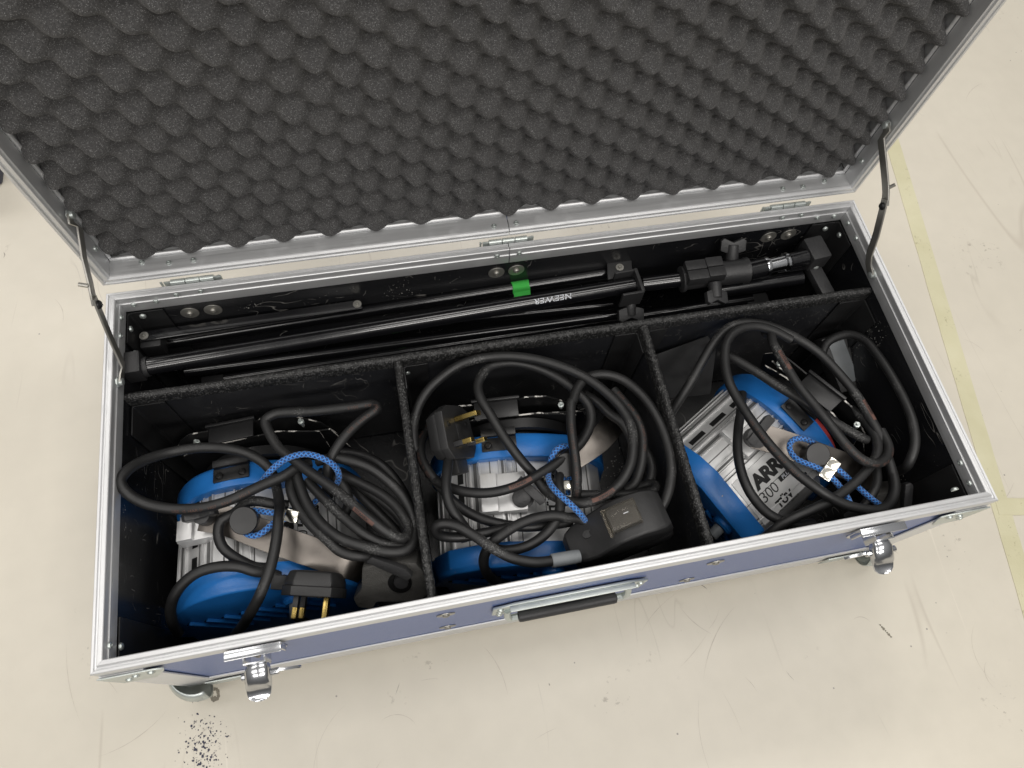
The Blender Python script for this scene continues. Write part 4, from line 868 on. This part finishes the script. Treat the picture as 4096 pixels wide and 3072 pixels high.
def plug(root, c, p, e, k_=1.0):
    """three pin fused plug: c face centre, p pin direction, e cable exit direction"""
    c = V(c); p = V(p).normalized(); e = V(e); e = (e - p * e.dot(p)).normalized(); l = p.cross(e); o_ = c
    p0_, e0_, l0_ = p, e, l; KM = Matrix.Translation(c) @ Matrix.Scale(k_, 4) @ Matrix.Translation(-c)
    out = [(-.0235, -.0120), (-.0235, .0120), (-.0180, .0215), (.0140, .0235), (.0235, .0160), (.0235, -.0160), (.0140, -.0235), (-.0180, -.0215)]
    sc = lambda k: [(x * k, y * k) for x, y in out]
    ring = lambda k, h: [c + e * x + l * y - p * h for x, y in sc(k)]
    m = MB(); m.loft([ring(.985, 0), ring(1.0, .0008), ring(1.0, .0075), ring(.97, .0080)]); pb = obj('plug_base', m, M_PLUG, root, KM, bev=.0010)
    m = MB(); m.loft([ring(.955, .0078), ring(.95, .0120), ring(.84, .0195), ring(.70, .0205)]); obj('plug_cover', m, M_PLUG, pb, KM, bev=.0014)
    m = MB(); m.loft([[c - e * .0005 + l * (q * w) + e * x - p * h for q, h in ((-1, .004), (1, .004), (1, .0155), (-1, .0155))] for x, w in ((.020, .0095), (.036, .0080))]); obj('cord_grip', m, M_PLUG, pb, KM, bev=.0010)
    for k in range(3): m = MB(); m.box(c + e * (.026 + k * .0034) - p * .0157, (.0012, .014, .0012), (e, l, p)); obj('grip_ridge', m, M_PLUG, pb, KM)
    m = MB(); m.box(c - e * .0105 + p * .0113, (.0042, .0082, .0227), (e, l, p)); obj('earth_pin', m, M_BRASS, pb, KM, bev=.0009)
    for q in (-1, 1):
        m = MB(); m.box(c + e * .0115 + l * (q * .0111) + p * .0088, (.0041, .0064, .0177), (e, l, p)); pn = obj('power_pin', m, M_BRASS, pb, KM, bev=.0009)
        m = MB(); m.box(c + e * .0115 + l * (q * .0111) + p * .0046, (.0043, .0066, .0092), (e, l, p)); obj('pin_sleeve', m, M_PLAST, pn, KM, bev=.0005)
    m = MB(); m.box(c + e * .0005 + p * .0002, (.0145, .0070, .0005), (e, l, p)); obj('fuse_cover', m, M_PLAST, pb, KM, bev=.0002)
    for a_, b_ in ((-.017, .014), (-.017, -.014)): inst('screw', ME_SCREW, c + e * a_ * .4 + l * b_, p, pb).scale = (.7, .7, .4)
    return pb
# ---- left lamp
C1 = empty('power_cable', (.10, .09, .14), 'black power cable heaped over the left spotlight with plug pins facing the case front', 'cable', CG)
s_, Q = strand(C1, [(0.1513,0.1418,0.1500),(0.1418,0.1380,0.1560),(0.1313,0.1309,0.1600),(0.1172,0.1257,0.1630),(0.1081,0.1221,0.1650),(0.0870,0.1153,0.1660),(0.0662,0.1135,0.1660),(0.0453,0.1169,0.1650),(0.0267,0.1233,0.1700),(0.0158,0.1318,0.1760),(0.0113,0.1412,0.1790),(0.0153,0.1509,0.1760),(0.0246,0.1613,0.1660),(0.0418,0.1692,0.1550),(0.0680,0.1697,0.1520),(0.0949,0.1624,0.1500),(0.1106,0.1518,0.1480),(0.1179,0.1421,0.1460),(0.1215,0.1287,0.1460),(0.1256,0.1058,0.1570),(0.1258,0.0966,0.1630),(0.1241,0.0822,0.1650),(0.1202,0.0644,0.1660),(0.1160,0.0527,0.1660),(0.1072,0.0383,0.1600),(0.0958,0.0291,0.1450),(0.0799,0.0261,0.1100),(0.0633,0.0266,0.0700)])
mark(s_, Q, (0.0740,0.1143,0.1660), -1, (-0.1659,-0.6044,0.7792))
s_, Q = strand(C1, [(0.1181,0.0544,0.1400),(0.1129,0.0569,0.1440),(0.1005,0.0604,0.1500),(0.0912,0.0648,0.1530),(0.0764,0.0672,0.1550),(0.0611,0.0658,0.1550),(0.0499,0.0610,0.1520),(0.0407,0.0543,0.1460),(0.0335,0.0465,0.1360),(0.0288,0.0389,0.1200),(0.0230,0.0334,0.0900)])
s_, Q = strand(C1, [(0.1288,0.1119,0.1400),(0.1179,0.1135,0.1450),(0.1067,0.1170,0.1480),(0.0983,0.1172,0.1490),(0.0877,0.1091,0.1500),(0.0780,0.1057,0.1500),(0.0748,0.0959,0.1490),(0.0771,0.0848,0.1470),(0.0841,0.0763,0.1450),(0.0915,0.0706,0.1420),(0.0987,0.0662,0.1380),(0.1196,0.0625,0.1300)])
s_, Q = strand(C1, [(0.1609,0.1153,0.1320),(0.1633,0.1270,0.1480),(0.1701,0.1408,0.1580),(0.1856,0.1577,0.1630),(0.2016,0.1687,0.1650),(0.2132,0.1751,0.1660),(0.2108,0.1801,0.1640),(0.1919,0.1819,0.1620),(0.1583,0.1843,0.1600),(0.1263,0.1880,0.1580),(0.1189,0.1841,0.1580),(0.1188,0.1797,0.1580),(0.1276,0.1577,0.1590),(0.1408,0.1424,0.1620),(0.1524,0.1294,0.1640),(0.1672,0.1149,0.1650),(0.1816,0.0990,0.1650),(0.1955,0.0829,0.1640),(0.2092,0.0691,0.1600),(0.2196,0.0638,0.1550),(0.2253,0.0711,0.1500),(0.2201,0.0882,0.1470),(0.2087,0.1038,0.1450),(0.1934,0.1169,0.1430),(0.1809,0.1257,0.1420),(0.1679,0.1329,0.1400)])
mark(s_, Q, (0.2094,0.1708,0.1655), 1, (-0.1479,-0.4860,0.8613)); brandbox(s_, Q, (0.1901,0.0806,0.1655), 1, (-0.2532,-0.5300,0.8093))
s_, Q = strand(C1, [(0.1435,0.1432,0.1500),(0.1401,0.1347,0.1520),(0.1427,0.1205,0.1540),(0.1469,0.1059,0.1550),(0.1571,0.0870,0.1570),(0.1704,0.0727,0.1580),(0.1779,0.0680,0.1570),(0.1931,0.0605,0.1560),(0.2084,0.0546,0.1550),(0.2207,0.0544,0.1530),(0.2280,0.0609,0.1500),(0.2299,0.0720,0.1470),(0.2295,0.0848,0.1460),(0.2238,0.1003,0.1480),(0.2133,0.1151,0.1510),(0.1993,0.1286,0.1540),(0.1840,0.1366,0.1560),(0.1711,0.1413,0.1550),(0.1572,0.1422,0.1500)])
s_, Q = strand(C1, [(0.1372,0.1399,0.1460),(0.1337,0.1294,0.1480),(0.1346,0.1176,0.1500),(0.1407,0.1014,0.1510),(0.1499,0.0863,0.1520),(0.1613,0.0725,0.1520),(0.1684,0.0640,0.1500),(0.1785,0.0585,0.1490),(0.1877,0.0569,0.1460),(0.1952,0.0588,0.1380)])
s_, Q = strand(C1, [(0.1472,0.1277,0.1480),(0.1551,0.1160,0.1500),(0.1640,0.1037,0.1520),(0.1756,0.0886,0.1530),(0.1898,0.0732,0.1520),(0.2044,0.0631,0.1500),(0.2197,0.0597,0.1470)])
s_, Q = strand(C1, [(0.1719,0.1383,0.1280),(0.1846,0.1260,0.1300),(0.1949,0.1148,0.1300),(0.2099,0.1000,0.1280),(0.2199,0.0840,0.1260),(0.2219,0.0697,0.1240),(0.2150,0.0645,0.1220)])
s_, Q = strand(C1, [(0.1616,0.1382,0.1200),(0.1752,0.1330,0.1220),(0.1871,0.1149,0.1220),(0.2017,0.0951,0.1200),(0.2132,0.0795,0.1180),(0.2192,0.0692,0.1160)])
s_, Q = strand(C1, [(0.1729,0.1614,0.1120),(0.1870,0.1564,0.1150),(0.2037,0.1456,0.1160),(0.2158,0.1306,0.1140),(0.2244,0.1118,0.1100),(0.2280,0.0940,0.1060)])
s_, Q = strand(C1, [(0.1568,0.1356,0.1400),(0.1661,0.1312,0.1420),(0.1739,0.1227,0.1420),(0.1780,0.1128,0.1400),(0.1771,0.1036,0.1360),(0.1718,0.0960,0.1320)])
plug(C1, (0.1442,0.0338,0.1380), (-0.2323,-0.9648,-0.1236), (-0.9729,0.2269,-0.0436), .96)
strand(C1, [M1 @ V((.024, -.006, .078)), M1 @ V((.024, -.014, .074)), M1 @ V((.029, -.018, .060)), M1 @ V((.045, -.016, .02))], .0040)
# ---- middle lamp
C2 = empty('power_cable', (.34, .10, .14), 'black power cable coiled over the middle spotlight with inline rocker switch', 'cable', CG)
s_, Q = strand(C2, [(0.2439,0.1355,0.1300),(0.2401,0.1422,0.1400),(0.2398,0.1528,0.1460),(0.2419,0.1637,0.1500),(0.2481,0.1766,0.1540),(0.2576,0.1877,0.1580),(0.2705,0.1968,0.1610),(0.2915,0.2063,0.1640),(0.3203,0.2078,0.1660),(0.3479,0.2019,0.1670),(0.3741,0.1896,0.1680),(0.3988,0.1713,0.1680),(0.4171,0.1467,0.1680),(0.4227,0.1328,0.1680),(0.4245,0.1178,0.1680),(0.4216,0.1031,0.1670),(0.4157,0.0891,0.1660),(0.4059,0.0776,0.1640),(0.3944,0.0702,0.1620),(0.3801,0.0656,0.1600),(0.3673,0.0661,0.1570),(0.3578,0.0710,0.1530),(0.3499,0.0774,0.1480),(0.3438,0.0856,0.1440),(0.3374,0.0992,0.1450),(0.3268,0.1142,0.1520),(0.3157,0.1352,0.1580),(0.3076,0.1564,0.1610),(0.3020,0.1725,0.1620),(0.3021,0.1848,0.1610),(0.3070,0.1939,0.1600),(0.3167,0.2024,0.1580),(0.3344,0.2037,0.1570),(0.3551,0.1970,0.1560),(0.3746,0.1843,0.1540),(0.3889,0.1685,0.1520),(0.3975,0.1538,0.1500),(0.3962,0.1390,0.1490),(0.3842,0.1221,0.1490),(0.3654,0.1099,0.1510),(0.3454,0.0999,0.1540),(0.3214,0.0907,0.1570),(0.3065,0.0883,0.1570),(0.2922,0.0885,0.1570),(0.2785,0.0921,0.1550),(0.2664,0.0984,0.1510),(0.2550,0.1079,0.1450),(0.2482,0.1193,0.1380)])
brandbox(s_, Q, (0.3211,0.0947,0.1570), -1, (0.0087,-0.1419,0.9898)); brandbox(s_, Q, (0.3857,0.0679,0.1610), 1, (0.0613,-0.1061,0.9925))
s_, Q = strand(C2, [(0.2599,0.1756,0.1260),(0.2539,0.1622,0.1320),(0.2466,0.1518,0.1370),(0.2438,0.1416,0.1400),(0.2444,0.1301,0.1420),(0.2482,0.1192,0.1430),(0.2541,0.1084,0.1430),(0.2649,0.0899,0.1430),(0.2737,0.0801,0.1430),(0.2839,0.0724,0.1430),(0.2971,0.0656,0.1430),(0.3095,0.0608,0.1430),(0.3218,0.0579,0.1420),(0.3362,0.0565,0.1410),(0.3499,0.0562,0.1390),(0.3605,0.0568,0.1360)])
mark(s_, Q, (0.2440,0.1428,0.1400), -1, (-0.4721,-0.2150,0.8549))
s_, Q = strand(C2, [(0.3678,0.0741,0.1460),(0.3696,0.0853,0.1560),(0.3713,0.1013,0.1620),(0.3727,0.1188,0.1640),(0.3750,0.1370,0.1650),(0.3796,0.1543,0.1650),(0.3799,0.1534,0.1650),(0.3891,0.1677,0.1640),(0.4007,0.1757,0.1630),(0.4156,0.1761,0.1620),(0.4307,0.1698,0.1600),(0.4451,0.1513,0.1590),(0.4529,0.1268,0.1590),(0.4546,0.1026,0.1590),(0.4517,0.0819,0.1590),(0.4456,0.0652,0.1570),(0.4378,0.0538,0.1530),(0.4285,0.0464,0.1480),(0.4210,0.0444,0.1420)])
mark(s_, Q, (0.3720,0.1022,0.1625), 1, (-0.1337,-0.3988,0.9073))
s_, Q = strand(C2, [(0.3993,0.1687,0.1400),(0.4081,0.1588,0.1420),(0.4153,0.1459,0.1440),(0.4247,0.1339,0.1450),(0.4282,0.1245,0.1440),(0.4307,0.1164,0.1400)])
s_, Q = strand(C2, [(0.4235,0.1650,0.1500),(0.4299,0.1495,0.1520),(0.4357,0.1341,0.1530),(0.4370,0.1183,0.1530),(0.4337,0.1032,0.1520),(0.4287,0.0903,0.1500),(0.4196,0.0768,0.1470),(0.4121,0.0735,0.1440)])
mark(s_, Q, (0.4357,0.1295,0.1530), -1, (0.1344,-0.2545,0.9577))
s_, Q = strand(C2, [(0.4416,0.1122,0.1320),(0.4441,0.1016,0.1330),(0.4436,0.0908,0.1330),(0.4384,0.0806,0.1320),(0.4271,0.0719,0.1300)])
s_, Q = strand(C2, [(0.3682,0.0771,0.1440),(0.3816,0.0741,0.1460),(0.4016,0.0706,0.1470),(0.4220,0.0676,0.1470),(0.4349,0.0686,0.1450),(0.4401,0.0722,0.1420),(0.4388,0.0761,0.1380),(0.4314,0.0774,0.1340),(0.4216,0.0747,0.1300)])
s_, Q = strand(C2, [(0.4074,0.1699,0.1280),(0.4022,0.1499,0.1300),(0.3946,0.1353,0.1310),(0.3856,0.1281,0.1330),(0.3751,0.1217,0.1340)])
s_, Q = strand(C2, [(0.2657,0.1203,0.1600),(0.2638,0.1130,0.1630),(0.2616,0.1044,0.1650),(0.2602,0.0968,0.1660),(0.2604,0.0838,0.1660),(0.2646,0.0725,0.1630),(0.2689,0.0648,0.1590),(0.2732,0.0573,0.1540)])
s_, Q = strand(C2, [(0.3546,0.0233,0.1605),(0.3432,0.0233,0.1620),(0.3329,0.0231,0.1638),(0.3183,0.0241,0.1670),(0.3030,0.0297,0.1680),(0.2886,0.0402,0.1690),(0.2747,0.0536,0.1690),(0.2641,0.0624,0.1690),(0.2550,0.0665,0.1680),(0.2484,0.0668,0.1660),(0.2462,0.0642,0.1620),(0.2483,0.0611,0.1570),(0.2551,0.0589,0.1530),(0.2676,0.0573,0.1500),(0.2812,0.0576,0.1490),(0.2927,0.0580,0.1480),(0.3072,0.0591,0.1470)])
s_, Q = strand(C2, [(0.3700,0.0516,0.1500),(0.3638,0.0556,0.1520),(0.3549,0.0566,0.1550),(0.3466,0.0593,0.1570),(0.3323,0.0602,0.1590),(0.3146,0.0575,0.1600),(0.2995,0.0520,0.1590),(0.2892,0.0467,0.1560),(0.2833,0.0412,0.1500),(0.2812,0.0358,0.1400),(0.2831,0.0298,0.1250),(0.2913,0.0250,0.1000),(0.3048,0.0232,0.0700)])
s_, Q = strand(C2, [(0.3530,0.1069,0.1360),(0.3588,0.0977,0.1460),(0.3546,0.0891,0.1510),(0.3536,0.0767,0.1530),(0.3496,0.0624,0.1520),(0.3399,0.0513,0.1500),(0.3269,0.0436,0.1490),(0.3118,0.0399,0.1490),(0.2981,0.0414,0.1470),(0.2879,0.0469,0.1430)])
plug(C2, (0.2791,0.1459,0.1580), (0.8297,-0.0718,0.5536), (-0.0803,-0.9464,-0.3128))
# inline switch
sc_ = V((0.3949,0.0393,0.1500)); sx_ = V((0.9375,0.1483,0.3147)); sz_ = V((-0.2526,0.1552,0.9550)); sz_ = (sz_ - sx_ * sz_.dot(sx_)).normalized(); sy_ = sz_.cross(sx_)
def swp(x, y, z): return sc_ + sx_ * x + sy_ * y + sz_ * z
prof_t = [(-.046, .006, .0085), (-.042, .0098, .0125), (-.034, .0103, .0168), (-.022, .0128, .0185), (-.010, .0185, .0185), (.000, .0225, .0185), (.010, .0240, .0185), (.020, .0232, .0185), (.030, .0198, .0185), (.038, .0160, .0175), (.043, .0115, .0145)]
rings = []
for x, zt, hw in prof_t: rings.append([swp(x, -hw, -.004), swp(x, -hw, zt - .0018), swp(x, -hw + .0018, zt), swp(x, hw - .0018, zt), swp(x, hw, zt - .0018), swp(x, hw, -.004)])
m = MB(); m.loft(rings); sw = obj('inline_switch', m, M_PLUG, C2, bev=.0006, smooth=40, label='black inline switch with rocker under a yellowed clear cover')
rings = []
for x, zt, hw in prof_t: rings.append([swp(x * .99, -hw * .985, -.004), swp(x * .99, hw * .985, -.004), swp(x * .96, hw * .93, -.022), swp(x * .96, -hw * .93, -.022)])
m = MB(); m.loft(rings); obj('switch_base', m, M_PLUG, sw, bev=.001, smooth=40)
m = MB(); m.box(swp(.010, .001, .0245), (.024, .019, .0060), (sx_, sy_, sz_)); ro = obj('rocker', m, M_PLAST, sw, bev=.001)
m = MB(); m.box(swp(.010, .001, .0255), (.026, .021, .0060), (sx_, sy_, sz_)); obj('rocker_cover', m, M_CLEAR, sw, bev=.0012)
m = MB(); m.box(swp(-.0048, .001, .0228), (.0030, .024, .0024), (sx_, sy_, sz_)); obj('cover_frame', m, M_CLEAR, sw, bev=.0006)
m = MB(); m.box(swp(.013, .001, .0299), (.0042, .0007, .0004), (sx_, sy_, sz_)); obj('on_mark', m, M_INKW, sw)
m = MB(); n_ = 20; m.loft([[swp(-.0235 + math.cos(2 * math.pi * i / n_) * r_, .003 + math.sin(2 * math.pi * i / n_) * r_ * .8, h_) for i in range(n_)] for r_, h_ in ((.0042, .0118), (.0042, .0135), (.0035, .0135), (.0035, .0130))]); obj('off_mark', m, M_PLAST, sw)
a_, b_ = V((0.3564,0.0233,0.1600)), V((0.3330,0.0231,0.1635)); m = MB(); m.lathe([(.0052, 0), (.0056, .004), (.0056, (b_ - a_).length * .96), (.0050, (b_ - a_).length)], a_, b_ - a_, 18); obj('strain_relief', m, M_GREY, sw)
# ---- right lamp
C3 = empty('power_cable', (.58, .11, .14), 'black power cable looped over the right spotlight and its name plate', 'cable', CG)
s_, Q = strand(C3, [(0.4812,0.1448,0.1200),(0.4853,0.1493,0.1260),(0.4982,0.1623,0.1400),(0.5136,0.1796,0.1500),(0.5260,0.1925,0.1560),(0.5415,0.2037,0.1600),(0.5551,0.2068,0.1620),(0.5720,0.2041,0.1620),(0.5897,0.1968,0.1600),(0.6077,0.1851,0.1570),(0.6251,0.1680,0.1540),(0.6377,0.1443,0.1520),(0.6469,0.1207,0.1500),(0.6512,0.0980,0.1490),(0.6539,0.0790,0.1480),(0.6537,0.0626,0.1460),(0.6530,0.0452,0.1440),(0.6483,0.0293,0.1400),(0.6406,0.0201,0.1340)])
brandbox(s_, Q, (0.6525,0.1040,0.1500), 1, (0.1788,-0.2603,0.9488))
s_, Q = strand(C3, [(0.6008,0.1841,0.1580),(0.5831,0.1946,0.1630),(0.5659,0.1996,0.1660),(0.5482,0.1974,0.1680),(0.5351,0.1885,0.1680),(0.5264,0.1690,0.1670),(0.5236,0.1485,0.1670),(0.5266,0.1283,0.1670),(0.5308,0.1094,0.1680),(0.5370,0.0892,0.1690),(0.5445,0.0723,0.1690),(0.5531,0.0577,0.1680),(0.5678,0.0407,0.1660),(0.5841,0.0269,0.1630),(0.6027,0.0186,0.1600),(0.6203,0.0159,0.1560),(0.6375,0.0217,0.1500),(0.6497,0.0355,0.1460),(0.6550,0.0549,0.1430),(0.6567,0.0815,0.1400),(0.6500,0.1076,0.1370)])
mark(s_, Q, (0.5388,0.0827,0.1690), 1, (-0.4304,-0.4899,0.7581))
s_, Q = strand(C3, [(0.5819,0.1972,0.1500),(0.5844,0.1964,0.1580),(0.5801,0.1829,0.1620),(0.5820,0.1606,0.1640),(0.5866,0.1352,0.1650),(0.5950,0.1100,0.1660),(0.6016,0.0911,0.1660),(0.6088,0.0728,0.1650),(0.6183,0.0594,0.1630),(0.6304,0.0542,0.1600),(0.6444,0.0580,0.1560),(0.6544,0.0689,0.1520),(0.6568,0.0858,0.1480)])
brandbox(s_, Q, (0.5870,0.1621,0.1640), 1, (-0.0206,-0.3250,0.9455)); mark(s_, Q, (0.6273,0.0562,0.1620), 1, (-0.1710,-0.6397,0.7494))
s_, Q = strand(C3, [(0.5362,0.1890,0.1400),(0.5440,0.1816,0.1450),(0.5581,0.1655,0.1480),(0.5781,0.1413,0.1500),(0.5934,0.1248,0.1510),(0.6064,0.1092,0.1510),(0.6199,0.0968,0.1490),(0.6343,0.0853,0.1460),(0.6434,0.0805,0.1430)])
s_, Q = strand(C3, [(0.6446,0.1150,0.1360),(0.6496,0.1034,0.1400),(0.6507,0.0880,0.1450),(0.6475,0.0740,0.1490),(0.6390,0.0617,0.1520),(0.6259,0.0522,0.1540),(0.6059,0.0409,0.1560),(0.5822,0.0315,0.1570),(0.5595,0.0258,0.1570),(0.5414,0.0219,0.1550),(0.5287,0.0177,0.1500),(0.5202,0.0126,0.1400)])
s_, Q = strand(C3, [(0.5504,0.1489,0.1300),(0.5391,0.1290,0.1380),(0.5276,0.1094,0.1440),(0.5187,0.0882,0.1480),(0.5150,0.0675,0.1500),(0.5166,0.0495,0.1510),(0.5246,0.0326,0.1500),(0.5346,0.0242,0.1480),(0.5495,0.0182,0.1430),(0.5697,0.0178,0.1350)])
s_, Q = strand(C3, [(0.6512,0.1815,0.1180),(0.6555,0.1889,0.1250),(0.6640,0.1913,0.1320),(0.6735,0.1885,0.1390),(0.6805,0.1769,0.1460),(0.6826,0.1594,0.1510),(0.6835,0.1332,0.1560),(0.6830,0.1062,0.1590),(0.6797,0.0840,0.1610),(0.6739,0.0644,0.1590),(0.6673,0.0512,0.1500),(0.6749,0.0518,0.1200)])
s_, Q = strand(C3, [(0.6460,0.0610,0.1380),(0.6388,0.0423,0.1390),(0.6267,0.0296,0.1380),(0.6184,0.0226,0.1320),(0.6107,0.0196,0.1200)])
m = MB(); p = V((0.6863,0.1823,0.0850)); ex_, ey_, ez_ = V((0.2052,-0.9068,-0.3683)), V((0.9513,0.0963,0.2929)), V((-0.2305,-0.3778,0.8968)); m.box(p, (.060, .026, .030), (ex_, ey_, ez_)); sw3 = obj('inline_switch', m, M_GREYP, C3, bev=.003)
m = MB(); m.box(p + ez_ * .0152, (.044, .016, .0012), (ex_, ey_, ez_)); obj('switch_panel', m, M_GREY, sw3, bev=.0004)
# ================================================================ blue tie cords
RG = 'blue braided tie cords on the spotlights'
RR = .0026
def ferrule(root, p, d, n, w=.0066, ln=.0095, t=.0072):
    p = V(p); d = V(d).normalized(); n = V(n); n = (n - d * n.dot(d)).normalized(); m = MB(); m.box(p, (ln, w, t), (d, n.cross(d), n)); obj('crimp_sleeve', m, M_TIN, root, bev=.0010)
R1 = empty('tie_cord', (.11, .13, .15), 'blue braided cord arching over the cables in the left compartment', 'cord', RG)
strand(R1, [(0.1093,0.1316,0.1480),(0.1147,0.1333,0.1550),(0.1217,0.1371,0.1610),(0.1314,0.1413,0.1660),(0.1417,0.1433,0.1690),(0.1514,0.1430,0.1700),(0.1600,0.1398,0.1700),(0.1670,0.1358,0.1680),(0.1718,0.1321,0.1640),(0.1743,0.1281,0.1580),(0.1740,0.1245,0.1520),(0.1702,0.1214,0.1440),(0.1637,0.1194,0.1380),(0.1558,0.1165,0.1360),(0.1516,0.1131,0.1360),(0.1470,0.1096,0.1340)], RR, 'cord_run', M_ROPE)
strand(R1, [(0.1353,0.0999,0.1500),(0.1296,0.0996,0.1500),(0.1210,0.1035,0.1500),(0.1117,0.1065,0.1500),(0.1038,0.1095,0.1480),(0.0957,0.1101,0.1460),(0.0918,0.1048,0.1460),(0.0930,0.0964,0.1470),(0.0979,0.0904,0.1480),(0.1043,0.0883,0.1490),(0.1109,0.0905,0.1500),(0.1187,0.0957,0.1500),(0.1276,0.0980,0.1500),(0.1352,0.0980,0.1500)], RR, 'cord_run', M_ROPE)
ferrule(R1, (0.1345,0.0992,0.1510), V((0.1379,0.0972,0.1510)) - V((0.1311,0.1004,0.1510)), (-0.1337,-0.3988,0.9073), .0105, .0105, .0080)
R2 = empty('tie_cord', (.36, .10, .14), 'blue braided cord dropping behind the inline switch in the middle compartment', 'cord', RG)
strand(R2, [(0.3723,0.1192,0.1460),(0.3690,0.1199,0.1490),(0.3632,0.1193,0.1500),(0.3583,0.1164,0.1500),(0.3544,0.1118,0.1490),(0.3521,0.1069,0.1460),(0.3486,0.0994,0.1500),(0.3460,0.0901,0.1580),(0.3465,0.0831,0.1630),(0.3493,0.0764,0.1660),(0.3539,0.0695,0.1670),(0.3587,0.0629,0.1670),(0.3639,0.0565,0.1640),(0.3707,0.0513,0.1500)], RR, 'cord_run', M_ROPE)
strand(R2, [(0.3640,0.0854,0.1410),(0.3620,0.0913,0.1430),(0.3604,0.0980,0.1440),(0.3602,0.1036,0.1460),(0.3638,0.1073,0.1480)], RR * .95, 'cord_run', M_ROPE)
strand(R2, [(0.3631,0.0797,0.1380),(0.3642,0.0853,0.1410),(0.3664,0.0923,0.1430),(0.3679,0.0992,0.1440),(0.3679,0.1054,0.1460)], RR * .95, 'cord_run', M_ROPE)
ferrule(R2, (0.3635,0.0858,0.1450), V((0.3631,0.0825,0.1450)) - V((0.3642,0.0890,0.1450)), (-0.1337,-0.3988,0.9073), .0085, .0085, .0070)
ferrule(R2, (0.3463,0.0943,0.1520), V((0.3475,0.0910,0.1540)) - V((0.3452,0.0976,0.1500)), (-0.1337,-0.3988,0.9073), .0066, .0060, .0066)
R3 = empty('tie_cord', (.60, .08, .14), 'blue braided cord hooked round the steel drum in the right compartment', 'cord', RG)
strand(R3, [(0.6006,0.0203,0.1500),(0.6000,0.0323,0.1500),(0.5952,0.0456,0.1510),(0.5879,0.0568,0.1520),(0.5784,0.0646,0.1520),(0.5688,0.0715,0.1510),(0.5652,0.0794,0.1500),(0.5666,0.0869,0.1500),(0.5724,0.0909,0.1500),(0.5806,0.0902,0.1500),(0.5885,0.0845,0.1500),(0.5926,0.0732,0.1500),(0.5967,0.0656,0.1500),(0.6042,0.0549,0.1490),(0.6147,0.0400,0.1470),(0.6228,0.0297,0.1450),(0.6320,0.0208,0.1420)], RR, 'cord_run', M_ROPE)
d3 = V((0.5948,0.0461,0.1520)) - V((0.5813,0.0614,0.1520))
ferrule(R3, (0.5873,0.0549,0.1540), d3, (-0.1337,-0.3988,0.9073), .0110, .0100, .0084); ferrule(R3, (0.5963,0.0615,0.1520), d3, (-0.1337,-0.3988,0.9073), .0110, .0100, .0084)
